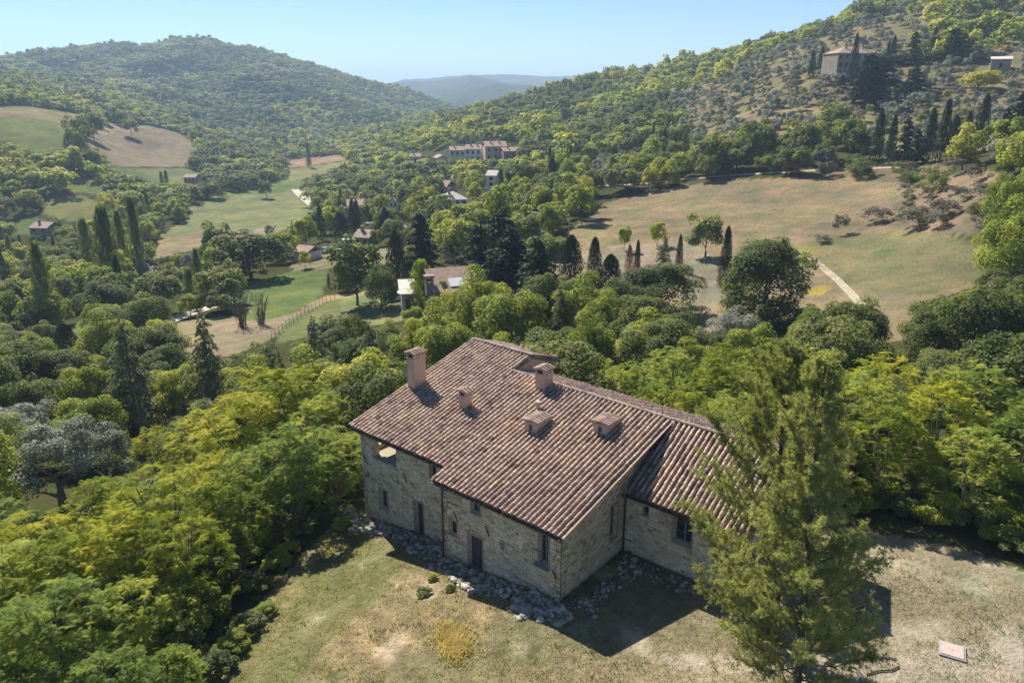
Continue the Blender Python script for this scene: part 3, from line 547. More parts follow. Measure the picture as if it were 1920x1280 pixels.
for k,(xb,yb,yt,kd) in enumerate(LEFT):
    x,y,z,F=hit(xb,yb); h=height_for(yt,F,z)
    lab={0:'tallest bright yellow ailanthus in the middle of the left thicket',4:'yellow ailanthus at the lawn edge left of the house',12:'small ailanthus clump at the bottom edge beside the lawn'}.get(k,'bright yellow green ailanthus in the thicket left of the farmhouse' if kd=='ail' else 'mid green ailanthus in the thicket left of the farmhouse')
    ail(kd,x,y,h,lab,None if k in(0,4,12) else gl_+(', yellow ones' if kd=='ail' else ', green ones'))
gb='ailanthus trees of the thicket behind the farmhouse'
for (x,y,h,kd) in [(8,17.5,6,'ailg'),(11.5,15.5,5.6,'ail'),(14,19,6.5,'ail'),(16.5,15.5,5.8,'ailg'),(18.5,20.5,6.3,'ail'),(20.5,16.5,6,'ail'),(22,22,6.8,'ailg'),(24.5,18,6,'ail'),(26,23.5,6.4,'ail'),(28.5,19.5,5.6,'ailg'),(30.5,23,6.2,'ailg'),(12,24,6.3,'ail'),(17,26,6.5,'ailg'),
  (21.5,28,6.5,'ail'),(26.5,28.5,6.4,'ailg'),(31,27.5,6,'ailg'),(33.5,20.5,5.2,'ailg'),(35,25,5.8,'ailg'),(8,23,6,'ailg'),(4.5,19,5.5,'ailg'),(37.5,21.5,5.2,'ailg')]:
    ail(kd,x,y,h,'bright yellow green ailanthus in the thicket behind the farmhouse' if kd=='ail' else 'mid green ailanthus in the thicket behind the farmhouse',gb+(', yellow ones' if kd=='ail' else ', green ones'))
# ------------------------------------------------------------------ scattered woods
HOUSES_KEEP=[(757,572,890,500),(540,490,582,460),(650,405,682,372),(640,460,700,432),(725,395,745,370),(50,445,98,415),(342,348,368,330),(836,385,880,360),(835,299,975,268),(905,362,935,320),(1555,132,1600,88),(1855,135,1895,100),(760,310,795,285),(800,300,830,280),(592,478,636,450),(800,345,850,335)]
def cls(px,py):
    c=np.zeros(px.shape,int)
    for nm,_,poly in LC:
        k={'field':1,'meadow':1,'plough':1,'slope':2,'scrub':3}[nm]; c[pip(px,py,poly)]=k
    return c
def scatter(F0,F1,step,rng,amax=.80):
    out=[]
    F=F0
    while F<F1:
        da=step/F; n=int(2*amax/da); a=np.linspace(-amax,amax,n)+rng.normal(0,da*.3,n); f=F+rng.normal(0,step*.3,n); out.append(np.c_[f,a]); F+=step*.9
    o=np.concatenate(out); z=ground_fl(o[:,0],o[:,1]); x,y,_=world(o[:,0],o[:,0]*o[:,1],0); return x,y,z,o[:,0],o[:,1]
rng=np.random.default_rng(5)
def occluded(x,y,z,F,a,h):   # hidden behind terrain even at the tree's top
    m=np.ones(len(x),bool)
    t=np.linspace(.05,.97,24)
    s=(z+h-CAM[2])/F
    for q in t: Fq=F*q; m&=(CAM[2]+s*Fq)>=ground_fl(Fq,a)-0.5
    return ~m
inst=[]      # (x,y,z,h,w,kindcode)
ind=[]
for (F0,F1,st) in ((44,130,5.6),(130,330,7.0)):
    x,y,z,F,a=scatter(F0,F1,st,rng); px,py=to_px(x,y,z); c=cls(px,py); inn=(px>-90)&(px<2010)&(py<1350)&(py>-60)
    keep=inn&~yard_mask(x,y,px,py)&~((x>-5)&(x<38)&(y>-22)&(y<14))
    for b in HOUSES_KEEP: keep&=~((px>b[0]-4)&(px<b[2]+4)&(py<b[1]+16)&(py>b[3]))
    # young orchard and grove ground stay thin
    thin=pip(px,py,[(85,375),(130,358),(200,385),(195,412),(130,416),(80,402)])
    for k in np.nonzero(keep)[0]:
        xx,yy=x[k],y[k]
        if any((xx-q[0])**2+(yy-q[1])**2<(q[2]+1.2)**2 for q in TREES): continue
        u=rng.random(); h=rng.uniform(3.8,8.2)
        cc=c[k]
        if cc==1:
            if thin[k] and u<.5: ind.append((xx,yy,z[k],F[k],a[k],rng.uniform(1.5,2.6),'light'))
            continue
        if cc==2:
            kind='olive' if u<.66 else ('shrub' if u<.78 else ('brown' if u<.84 else ('light' if u<.9 else None))); h=rng.uniform(3,4.8) if kind=='olive' else rng.uniform(1.8,3.5)
            if kind is None: continue
        elif cc==3:
            if u>.9: continue
            kind='brown' if u<.55 else 'shrub'; h=rng.uniform(1.8,4.2)
        else:
            nn=float(fbm(np.array([xx]),np.array([yy]),60,61,3)[0])*.22; u2=min(max(u+nn,0),1)
            kind='light' if u2<.36 else ('olive' if u2<.42 else ('conifer' if u2<.52 and F[k]>60 else ('shrub' if u2<.60 else ('poplar' if u2<.63 and F[k]>110 and px[k]<1250 else ('cypress' if u2<.655 and F[k]>110 else 'broad')))))
            if F[k]>90 and u>.985: kind='yellow'
            if kind=='conifer': h*=1.15
            if kind in('poplar','cypress'): h*=1.35
            if kind=='olive': h*=.7
            if px[k]>1690 and 330<py[k]<560: kind='light'
            if kind=='shrub': h=rng.uniform(2.5,4)
        ind.append((xx,yy,z[k],F[k],a[k],h,kind))
# trees nearest a view come first
ind.sort(key=lambda q:q[3]); cnt={}
occ=occluded(*[np.array([q[i] for q in ind]) for i in (0,1,2,3,4,5)])
def clear_h(x,y,z,h):
    '''lower a tree until its top no longer stands in front of an open field or a house seen in the photograph'''
    h=h.copy(); ok=np.ones(len(h),bool)
    for it in range(5):
        tx,ty=to_px(x,y,z+h*.92); mx,my=to_px(x,y,z+h*.55); bad=(cls(tx,ty)==1)|(cls(mx,my)==1)
        for b in HOUSES_KEEP: bad|=(tx>b[0])&(tx<b[2])&(ty<b[1])&(ty>b[3])&(my<b[1]+60)
        h=np.where(bad,h*.72,h)
        if it==4: ok=~bad
    return h,ok
ci=[k for k,q in enumerate(ind) if q[6] not in('olive','brown')]
X_=np.array(ind,dtype=object); hN,okN=clear_h(*[np.array([ind[k][i] for k in ci],float) for i in (0,1,2,5)])
drop=set()
for k,hn,ok in zip(ci,hN,okN):
    q=list(ind[k]); q[5]=hn; ind[k]=tuple(q)
    if not ok or hn<1.6: drop.add(k)
def region(px,py):
    s='left' if px<640 else ('middle' if px<1240 else 'right'); return s
stuff_pts={}
LIM={'broad':150,'light':130,'olive':120,'shrub':70,'brown':60,'conifer':50,'poplar':30,'cypress':30,'yellow':20}
GTXT={'broad':'dark green tree','light':'yellow green tree','olive':'grey olive tree','shrub':'low green bush','brown':'dry brown bush','conifer':'ragged dark fir','poplar':'slender poplar','cypress':'dark narrow cypress','yellow':'bright yellow tree'}
LM=[('the farmhouse',1000,800),('the bell tower house',830,550),('the bright green field',520,545),('the valley field',430,410),('the big meadow',1400,430),('the ploughed plot',1250,500),('the tall poplars',215,460),('the two ragged firs',330,700),('the villa',1609,120),('the cypress row',1740,260),('the village',880,290),('the ailanthus thicket',250,1000),('the foreground pines',1480,900),('the tan field by the track',400,620),('the brown field',270,280),('the small shed',564,475),('the stone shed on the hill',1874,125)]
def near_lm(px,py):
    b=min(LM,key=lambda q:math.hypot(q[1]-px,(q[2]-py)*1.3)); dx,dy=px-b[1],py-b[2]
    return (('right of ' if dx>0 else 'left of ') if abs(dx)>abs(dy) else ('below ' if dy>0 else 'above '))+b[0]
nearz=[('close to the farmhouse',75),('between the farmhouse and the valley',150),('on the farther slopes',400)]
for k_,(q,oc) in enumerate(zip(ind,occ)):
    if oc or k_ in drop: continue
    xx,yy,zz,F,a,h,kind=q; px,py=to_px(xx,yy,zz); w=h*({'conifer':.62,'poplar':.24,'cypress':.22}.get(kind) or rng.uniform(.85,1.3))
    if kind in('shrub','brown'): w=h*rng.uniform(1.2,1.7)
    cnt[kind]=cnt.get(kind,0)+1
    if cnt[kind]<=LIM[kind]:
        nl_=near_lm(px,py); sz='small ' if h<4 else ('tall ' if h>6.8 else ''); plant(kind,xx,yy,zz,h,w,sz+GTXT[kind]+' '+nl_,GTXT[kind]+'s '+nl_,F)
    else: stuff_pts.setdefault(kind,[]).append((xx,yy,zz,h,w))
print('individual',{k:min(v,LIM[k]) for k,v in cnt.items()},'rest',{k:len(v) for k,v in stuff_pts.items()},time.time()-T0)
# far woods: canopies instanced on the ground as one mass per wood
for (F0,F1,st) in ((330,560,6.0),(560,1000,6.8),(1000,1750,8.2)):
    x,y,z,F,a=scatter(F0,F1,st,rng,.74); px,py=to_px(x,y,z); c=cls(px,py)
    keep=(c!=1)&~((c==2)&(rng.random(len(x))<.45))
    for b in HOUSES_KEEP: keep&=~((px>b[0]-3)&(px<b[2]+3)&(py<b[1]+8)&(py>b[3]))
    dens=fbm(x,y,160,31,3); pat=fbm(x,y,240,33,5); dk_=np.zeros(len(x),bool)
    for pg in ([(20,92),(140,78),(150,106),(30,118)],[(345,88),(470,95),(455,122),(360,110)],[(170,74),(240,80),(240,92),(170,90)],[(240,118),(300,118),(300,140),(235,140)],[(520,140),(620,150),(600,195),(530,190)]): dk_|=pip(px,py,pg)
    keep&=rng.random(len(x))<np.clip(1.0+dens*.5,.35,1)
    h=rng.lognormal(1.68,.30,len(x)).clip(2.6,11); keep&=~occluded(x,y,z,F,a,h); h,okc=clear_h(x,y,z,h); keep&=okc
    for k in np.nonzero(keep)[0]:
        u=rng.random()*.55+.42+pat[k]*.42; kd='olive' if (c[k]==2 and u<.88) else ('light' if u>.72 else ('broad'))
        if F[k]>620 and px[k]<900: kd='broad' if dk_[k] else ('olive' if rng.random()<.30+.25*pat[k] else kd)
        hh=h[k]*(.66 if kd=='olive' else 1); stuff_pts.setdefault(kd+('_far' if F0>=330 else ''),[]).append((x[k],y[k],z[k],hh,(hh*rng.uniform(1.0,1.5) if F0<560 else st*rng.uniform(.85,1.5))))
print('stuff',{k:len(v) for k,v in stuff_pts.items()},time.time()-T0)
def instancer(name,pts,meshes,m,label,cat):
    pc=bpy.data.collections.new('prototypes_'+name)
    for k,me_ in enumerate(meshes): o=bpy.data.objects.new('tree_crown',me_); pc.objects.link(o)
    P=np.array(pts); me=bpy.data.meshes.new(name); me.vertices.add(len(P)); me.vertices.foreach_set('co',P[:,:3].astype(np.float32).ravel())
    sc=np.c_[P[:,4],P[:,4],P[:,3]]*rng.uniform(.9,1.1,(len(P),1)); at=me.attributes.new('size','FLOAT_VECTOR','POINT'); at.data.foreach_set('vector',sc.astype(np.float32).ravel())
    at=me.attributes.new('turn','FLOAT_VECTOR','POINT'); at.data.foreach_set('vector',np.c_[np.zeros(len(P)),np.zeros(len(P)),rng.uniform(0,6.28,len(P))].astype(np.float32).ravel())
    at=me.attributes.new('pick','INT','POINT'); at.data.foreach_set('value',rng.integers(0,len(meshes),len(P)).astype(np.int32))
    me.update(); me.materials.append(m); o=link(name,me,None,'stuff',label,cat)
    ng=bpy.data.node_groups.new(name,'GeometryNodeTree'); ng.interface.new_socket('Geometry',in_out='INPUT',socket_type='NodeSocketGeometry'); ng.interface.new_socket('Geometry',in_out='OUTPUT',socket_type='NodeSocketGeometry')
    n=ng.nodes; gi=n.new('NodeGroupInput'); go=n.new('NodeGroupOutput'); ci=n.new('GeometryNodeCollectionInfo'); ci.inputs['Collection'].default_value=pc; ci.inputs['Separate Children'].default_value=True; ci.inputs['Reset Children'].default_value=True
    ip=n.new('GeometryNodeInstanceOnPoints'); ip.inputs['Pick Instance'].default_value=True
    def na(nm,dt): q=n.new('GeometryNodeInputNamedAttribute'); q.data_type=dt; q.inputs['Name'].default_value=nm; return q.outputs['Attribute']
    er=n.new('FunctionNodeEulerToRotation')
    lk=ng.links.new; lk(gi.outputs[0],ip.inputs['Points']); lk(ci.outputs[0],ip.inputs['Instance']); lk(na('pick','INT'),ip.inputs['Instance Index']); lk(na('turn','FLOAT_VECTOR'),er.inputs[0]); lk(er.outputs[0],ip.inputs['Rotation']); lk(na('size','FLOAT_VECTOR'),ip.inputs['Scale']); lk(ip.outputs[0],go.inputs[0])
    md=o.modifiers.new('scatter','NODES'); md.node_group=ng; return o
WL={'broad':'dark green trees of the woods between the valley and the hillside','light':'light green trees among the woods of the valley','olive':'grey green olives spread over the right hillside','shrub':'low bushes under the woods','brown':'dry scrub on the right banks','conifer':'scattered firs among the woods','poplar':'slender poplars among the woods','cypress':'narrow cypresses among the woods','yellow':'yellow trees among the woods',
 'broad_far':'dark green woodland covering the far hills','light_far':'paler green trees among the woodland on the far hills','olive_far':'grey olives high on the right hillside'}
for kd,pts in stuff_pts.items():
    b=kd.replace('_far',''); lod=PR[b]['lod']; l='lo' if (kd.endswith('_far') and 'lo' in lod) else 'mid'
    instancer('woodland' if b in('broad','light','conifer','poplar','cypress','yellow') else ('olive_grove' if b=='olive' else 'scrub'),pts,[c for c,_ in lod[l]],PR[b]['m'],WL[kd],'woodland' if b in('broad','light','conifer','poplar','cypress','yellow') else ('olive grove' if b=='olive' else 'scrub'))
# ------------------------------------------------------------------ the farmhouse
def stonemat(n,b):
    t=attr(n,'tint').outputs['Fac']; tc=N(n,'ShaderNodeTexCoord').outputs['Object']
    c=ramp(n,t,[(0,(.30,.24,.165)),(.25,(.50,.41,.285)),(.55,(.66,.56,.40)),(.8,(.75,.66,.50)),(1,(.62,.43,.30))])
    c=mix(n,.7,c,ramp(n,noise(n,9,4,.7,tc),[(.3,(.62,.62,.62)),(.55,(1,1,1)),(.75,(1.25,1.2,1.12))]),'MULTIPLY')
    c=mix(n,.5,c,ramp(n,noise(n,.55,4,.6,tc),[(.35,(.70,.72,.76)),(.5,(1,1,1)),(.7,(1.2,1.1,.92))]),'MULTIPLY')
    n.links.new(c,b.inputs['Base Color']); b.inputs['Roughness'].default_value=.95; bump(n,b,noise(n,24,3,.7,tc),.5,.02)
STONE=mat('wall_stone',stonemat)
MORT=plain('lime_mortar',(.58,.50,.37),1,.25,3); BRICK=plain('old_brick',(.40,.27,.19),.9,.25,14); REND=plain('pink_render',(.50,.35,.265),.95,.14,3.5); CREAM=plain('cream_floor',(.36,.31,.21),.9,.06,2)
SHUT=plain('grey_blue_paint',(.17,.21,.225),.55,.2,5); DARKW=plain('dark_door_wood',(.062,.072,.078),.6,.2,5); IRON=plain('dark_iron',(.035,.03,.028),.6,.2,8); GUT=plain('copper_gutter',(.10,.065,.045),.45,.25,4,.6); SILL=plain('grey_stone_sill',(.30,.29,.27),.9,.15,8)
def glassm(n,b): b.inputs['Base Color'].default_value=(.02,.03,.035,1); b.inputs['Roughness'].default_value=.08; b.inputs['Specular IOR Level'].default_value=.6
GLASS=mat('window_glass',glassm)
def tilem(n,b):
    t=attr(n,'tint').outputs['Fac']; tc=N(n,'ShaderNodeTexCoord').outputs['Object']; oi=N(n,'ShaderNodeObjectInfo').outputs['Random']
    c=ramp(n,t,[(0,(.14,.095,.075)),(.2,(.28,.20,.16)),(.5,(.42,.31,.25)),(.75,(.52,.40,.32)),(.9,(.50,.41,.28)),(.95,(.48,.27,.19)),(1,(.64,.55,.47))])
    c=mix(n,.75,c,ramp(n,noise(n,7,5,.7,tc),[(.3,(.50,.50,.50)),(.5,(1,1,1)),(.72,(1.25,1.22,1.15))]),'MULTIPLY')
    c=mix(n,.45,c,ramp(n,noise(n,.9,4,.6,tc),[(.36,(.62,.60,.62)),(.52,(1,1,1)),(.66,(1.12,1.12,.88))]),'MULTIPLY')
    n.links.new(c,b.inputs['Base Color']); b.inputs['Roughness'].default_value=.9; bump(n,b,noise(n,30,3,.7,tc),.4,.02)
TILE=mat('clay_roof_tile',tilem)
H0,SL,OV=6.094,.243,.45; U2,U3,U4,R1,R2,DV=7.61,15.95,4.70,10.36,8.35,1.07
U5=22.35; VW,HW=3.79,5.81; TALLB=(13.3,7.72); LOWB=(11.35,7.30)
zr=lambda v:H0+SL*(v+OV)
farm=thing('stone_farmhouse','large stone farmhouse with clay tiled roofs, chimneys and dormers in the foreground','farmhouse',(0,0,0))
def wall(name,O,U,Nn,Ln,ztop,ops,zb=-1.2,th=.45,stones=True,m=MORT,breaks=()):
    """O origin (x,y); U along; Nn outward; ztop(u); ops [(u0,u1,z0,z1)]"""
    us=sorted({0,Ln,*breaks,*[o[0] for o in ops],*[o[1] for o in ops]}); zs=sorted({zb,*[o[2] for o in ops],*[o[3] for o in ops]})
    b=MB(); P=lambda u,d,z:(O[0]+U[0]*u-Nn[0]*d,O[1]+U[1]*u-Nn[1]*d,z)
    for u0,u1 in zip(us[:-1],us[1:]):
        zz=[z for z in zs if z<min(ztop(u0),ztop(u1))-.02]+[None]
        for z0,z1 in zip(zz[:-1],zz[1:]):
            uc=(u0+u1)/2; zc=(z0+(z1 if z1 is not None else z0+.02))/2
            if any(o[0]<uc<o[1] and o[2]<zc<o[3] for o in ops): continue
            ta,tb=(z1,z1) if z1 is not None else (ztop(u0),ztop(u1))
            q=[P(u0,0,z0),P(u1,0,z0),P(u1,th,z0),P(u0,th,z0),P(u0,0,ta),P(u1,0,tb),P(u1,th,tb),P(u0,th,ta)]
            b.hexa(q)
    w=b.obj('wall',m,farm)
    S=[]
    if stones:
        rg=random.Random(hash(name)%9999+1 if False else sum(map(ord,name))); z=zb+.5
        zmax=max(ztop(u) for u in np.linspace(0,Ln,9))
        while z<zmax:
            h=rg.uniform(.13,.215); ivs=[(0.0,Ln)]
            for o in ops:
                if o[3]+.015>z and o[2]-.015<z+h:
                    nv=[]
                    for a,c in ivs:
                        if o[1]+.015<=a or o[0]-.015>=c: nv.append((a,c))
                        else:
                            if o[0]-.015-a>.07: nv.append((a,o[0]-.015))
                            if c-o[1]-.015>.07: nv.append((o[1]+.015,c))
                    ivs=nv
            for a,c in ivs:
                u=a
                while u<c-.06:
                    l=rg.uniform(.17,.48); e=min(u+l,c); 
                    if c-e<.1: e=c
                    if ztop((u+e)/2)-.1>z+h*.6:
                        t=rg.gauss(.45,.2); t=min(max(t,0),.88) if rg.random()>.04 else 1
                        S.append((u+.009,e-.009,z+.009,min(z+h,ztop((u+e)/2)-.06)-.008,rg.uniform(.012,.045),t,rg.random()))
                    u=e
            z+=h
    return w,S,P
ALLST=[]
def do_wall(*a,**k):
    w,S,P=wall(*a,**k)
    for s in S:
        c=P((s[0]+s[1])/2,0,(s[2]+s[3])/2); ALLST.append((math.dist(c,CAM),w,s,P))
    return w
VF=-DV; ztf=lambda v:zr(v)-.22
# openings
OPL=[(1.12,3.14,4.30,5.80),(1.5,2.2,1.15,2.42),(4.5,5.25,.62,2.75),(5.93,6.42,4.72,5.5)]
OPP=[(10.0-7.9,10.62-7.9,4.62,5.42),(8.42-7.9,8.97-7.9,2.72,3.58),(9.75-7.9,10.75-7.9,1.25,3.30),(14.36-7.9,14.92-7.9,3.62,5.42)]
OPG=[(3.0+DV,3.6+DV,3.28,5.2)]
OPW=[(16.76-15.65,17.1-15.65,4.72,5.2),(18.5-15.65,19.5-15.65,3.9,5.4)]
do_wall('front_left',(0,0),(1,0),(0,-1),7.9,lambda u:ztf(0),OPL)
do_wall('front_main',(7.9,VF),(1,0),(0,-1),15.65-7.9,lambda u:ztf(VF),OPP)
do_wall('gable_main',(15.65,VF),(0,1),(1,0),R2+DV-.1,lambda u:ztf(VF+u),OPG)
ZW=lambda v:HW+(8.13-HW)*(v-VW)/(R2-VW)-.2
do_wall('wing_front',(15.66,4.2),(1,0),(0,-1),U5-.3-15.65,lambda u:ZW(4.2),OPW)
def zend(u):
    v=4.2+u; return ZW(v) if v<R2 else 8.13-.2-(v-R2)*(8.13-LOWB[1])/(LOWB[0]-R2)
do_wall('wing_end',(U5-.3,4.2),(0,1),(1,0),LOWB[0]-.3-4.2,zend,[],breaks=(R2-4.2,))
do_wall('left_gable',(0,0),(0,1),(-1,0),12.9,lambda v:(ztf(v) if v<R1 else ztf(R1)-(v-R1)*.33),[(.5,3.35,4.55,5.98)],breaks=(R1,))
do_wall('return',(7.9,0),(0,-1),(-1,0),DV,lambda v:ztf(VF),[],stones=False)
wall('back_tall',(0,12.9),(1,0),(0,1),4.7,lambda u:7.6,[],stones=False); wall('back_low',(4.7,LOWB[0]-.3),(1,0),(0,1),U5-5.0,lambda u:7.15,[],stones=False)
wall('upper_gable',(U4-.05,R2-.3),(0,1),(1,0),12.9-R2+.3,lambda u:(zr(R2-.3+u)-.14 if R2-.3+u<R1 else zr(R1)-.14-(R2-.3+u-R1)*(zr(R1)-TALLB[1])/(TALLB[0]-R1)),[],zb=5,stones=False,m=REND,breaks=(R1-R2+.3,))
# loggia room
b=MB(); b.box(.45,3.6,.45,3.6,4.12,4.28); b.obj('loggia_floor',CREAM,farm)
b=MB(); b.box(3.3,3.5,.452,3.6,4.282,6.3); b.box(.452,3.298,3.4,3.6,4.282,6.4); b.obj('loggia_wall',CREAM,farm)
b=MB(); b.box(1.14,3.12,-.03,.46,4.282,4.34); b.obj('loggia_sill',SILL,farm)
# individually laid stones: the nearest 300; the rest as one part per wall
ALLST.sort(key=lambda q:q[0])
def stone_into(b,s,P,rg):
    u0,u1,z0,z1,d,t,_=s; j=lambda:rg.uniform(-.006,.006); i=.012
    q=[P(u0+j(),.1,z0+j()),P(u1+j(),.1,z0+j()),P(u1+j(),.1,z1+j()),P(u0+j(),.1,z1+j()),P(u0+i+j(),-d,z0+i+j()),P(u1-i+j(),-d,z0+i+j()),P(u1-i+j(),-d-rg.uniform(-.008,.008),z1-i+j()),P(u0+i+j(),-d,z1-i+j())]
    b.hexa(q,t)
rg=random.Random(4); rest={}
for k,(dd_,w_,s,P) in enumerate(ALLST):
    if k<300: b=MB(); stone_into(b,s,P,rg); b.obj('stone',STONE,w_)
    else: rest.setdefault(w_.name,(w_,MB())); stone_into(rest[w_.name][1],s,P,rg)
for w_,b in rest.values(): b.obj('stonework',STONE,w_,kind='stuff')
print('stones',len(ALLST))
# windows, doors
def window(O,U,Nn,u0,u1,z0,z1,style='win',dep=.2,brick=True,label=None):
    P=lambda u,d,z:(O[0]+U[0]*u-Nn[0]*d,O[1]+U[1]*u-Nn[1]*d,z)
    def bx(b,a0,a1,d0,d1,c0,c1): b.hexa([P(a0,d0,c0),P(a1,d0,c0),P(a1,d1,c0),P(a0,d1,c0),P(a0,d0,c1),P(a1,d0,c1),P(a1,d1,c1),P(a0,d1,c1)])
    b=MB(); f=.055; mt={'win':SHUT,'door':DARKW,'slit':DARKW}[style]
    bx(b,u0,u0+f,dep,dep+.06,z0,z1); bx(b,u1-f,u1,dep,dep+.06,z0,z1); bx(b,u0+f,u1-f,dep,dep+.06,z1-f,z1); bx(b,u0+f,u1-f,dep,dep+.06,z0,z0+f)
    um=(u0+u1)/2
    if style=='win':
        bx(b,um-.035,um+.035,dep-.005,dep+.06,z0+f,z1-f)
        for k in (1,2) if z1-z0>1.1 else (1,): zz=z0+(z1-z0)*k/(3 if z1-z0>1.1 else 2); bx(b,u0+f,um-.035,dep+.005,dep+.045,zz-.014,zz+.014); bx(b,um+.035,u1-f,dep+.005,dep+.045,zz-.014,zz+.014)
    o=b.obj('door' if style=='door' else 'window',mt,farm)
    if style=='door':
        n=5; wd=(u1-u0-2*f)/n
        for k in range(n): b=MB(); bx(b,u0+f+k*wd+.006,u0+f+(k+1)*wd-.006,dep+.005+.008*(k%2),dep+.05,z0+f,z1-f); b.obj('plank',mt,o)
        b=MB(); bx(b,u1-.2,u1-.14,dep-.03,dep+.005,z0+.95,z0+1.1); b.obj('handle',IRON,o)
    else:
        for a,c in ((u0+f,um-.035),(um+.035,u1-f)) if style=='win' else ((u0+f,u1-f),): b=MB(); bx(b,a,c,dep+.03,dep+.04,z0+f,z1-f); b.obj('pane',GLASS,o)
    b=MB(); bx(b,u0-.07,u1+.07,-.075,dep-.002,z0-.085,z0-.002); b.obj('sill' if style!='door' else 'threshold',SILL,farm)
    if brick:      # brick lined jambs and lintel, brick by brick
        z=z0; k=0
        while z<z1-.03:
            for sd,(a,c) in enumerate(((u0-.06,u0-.001),(u1+.001,u1+.06))):
                e=.05*((k+sd)%2); b=MB(); bx(b,a-(e if sd==0 else 0),c+(e if sd==1 else 0),-.044,dep*.9,z+.006,min(z+.115,z1)-.006)
                if sd==0: jb=BR.setdefault(id(o),MB()); 
                q=BR[id(o)]; off=len(q.v); q.v+=b.v; q.f+=[tuple(i+off for i in f_) for f_ in b.f]; q.t+=[random.random()]*8; q.mi+=[0]*6
            z+=.115; k+=1
        q=BR[id(o)]; bx(q,u0-.1,u1+.1,-.045,dep*.9,z1+.003,z1+.09); q.obj('brick_surround',BRICK,farm)
    return o
BR={}
A0=((0,0),(1,0),(0,-1)); A1=((7.9,VF),(1,0),(0,-1)); A2=((15.65,VF),(0,1),(1,0)); A3=((15.65,4.2),(1,0),(0,-1))
window(*A0,*OPL[1]); window(*A0,*OPL[2],style='door',dep=.3); window(*A0,*OPL[3],style='slit')
window(*A1,*OPP[0]); window(*A1,*OPP[1],style='slit'); window(*A1,*OPP[2],style='door',dep=.25); window(*A1,*OPP[3])
window(*A2,*OPG[0]); window(*A3,*OPW[0],style='slit',brick=False); window(*A3,*OPW[1],style='win',dep=.3)
b=MB(); 
for k in range(7): t0,t1=math.pi*k/7,math.pi*(k+1)/7; c=(10.25,3.30); f=lambda t,r:(c[0]-r*math.cos(t),c[1]+r*.42*math.sin(t)); p=[f(t0,.52),f(t1,.52),f(t1,.72),f(t0,.72)]; b.prism([(x,VF-.06,z) for x,z in p],(0,.1,0),random.random())
b.obj('brick_arch',BRICK,farm)
def balcony():
    b=MB(); b.box(14.2,15.1,VF-.32,VF-.04,3.5,3.58); o=b.obj('balcony',SILL,farm)
    b=MB(); b.tube([(14.22,VF-.3,4.45),(15.08,VF-.3,4.45)],.014,5)
    for k in range(8): x=14.22+.86*k/7; b.tube([(x,VF-.3,3.58),(x,VF-.3,4.45)],.008,4)
    b.obj('railing',IRON,o)
balcony()
for (x0,z0,x1,z1,v) in ((.27,4.22,.6,3.73,0),(3.76,4.24,4.03,3.7,0),(8.81,4.2,9.08,3.67,VF),(11.0,4.23,11.25,3.72,VF),(15.2,3.6,15.42,3.2,VF)):
    b=MB(); b.tube([(x0,v-.085,z0),(x1,v-.085,z1)],.028,5); b.tube([((x0+x1)/2,v-.07,(z0+z1)/2),((x0+x1)/2,v+.02,(z0+z1)/2)],.03,5); b.obj('wall_tie',IRON,farm)
def gutter(p0,p1):
    b=MB(); p0,p1=Vector(p0),Vector(p1); d=(p1-p0); side=Vector((0,-1,0)); n=7; prof=[(math.cos(math.pi*k/n),-math.sin(math.pi*k/n)) for k in range(n+1)]
    for r,s_ in ((.075,1),(.066,-1)):
        o=len(b.v)
        for q in (p0,p1):
            for c,s2 in prof: b.v.append(tuple(q+side*(c*r)+Vector((0,0,s2*r)))); b.t.append(.5)
        for k in range(n): f=(o+k,o+k+1,o+n+2+k,o+n+1+k); b.f.append(f if s_>0 else f[::-1]); b.mi.append(0)
    b.obj('gutter',GUT,farm)
gutter((-.3,-OV-.06,H0-.14),(U2-.02,-OV-.06,H0-.14)); gutter((U2,-OV-DV-.06,zr(-OV-DV)-.14),(U3-.02,-OV-DV-.06,zr(-OV-DV)-.14)); gutter((U3+.05,VW-.06,HW-.14),(U5,VW-.06,HW-.14))
for pts in ([(8.05,VF-.5,5.62),(8.05,VF-.14,5.4),(8.0,VF-.12,1.0)],[(15.8,3.8,5.6),(15.83,4.08,5.3),(15.83,4.08,2.1)]): b=MB(); b.tube(pts,.048,7); b.obj('downpipe',GUT,farm)
# roofs ------------------------------------------------------------
PT,PX=.29,.30     # column pitch, tile exposure
def tile_mesh(seed):
    rg=random.Random(seed); b=MB(); L=.40; r0,r1=.098,.086; n=6; t=min(max(rg.gauss(.5,.12),0),.8) if rg.random()>.05 else rg.choice([.93,.88,.15]); q=rg.uniform(-.012,.012)
    for r,(z_) in ((1,0),(.8,0)):
        o=len(b.v)
        for y,rr,zz in ((0,r0,.012),(L,r1,.0)):
            for k in range(n+1): th=math.pi*k/n; b.v.append((math.cos(th)*rr*(r if r<1 else 1)+q*(y>0),y,math.sin(th)*rr*(1.32 if r==1 else 1.08)+zz)); b.t.append(t)
        for k in range(n): f=(o+k,o+n+1+k,o+n+2+k,o+k+1); b.f.append(f[::-1] if r==1 else f); b.mi.append(0)
    for k in range(n): b.f.append((k,k+1,2*(n+1)+k+1,2*(n+1)+k)); b.mi.append(0)      # thick lower lip
    return b
TB=[tile_mesh(50+k) for k in range(26)]; TM=[t.mesh('roof_tile',TILE,False) for t in TB]
TARR=[(np.array(t.v),t.f,t.t[0]) for t in TB]
TPOS=[]       # (distance, matrix, variant, roof)
rt_=random.Random(12)
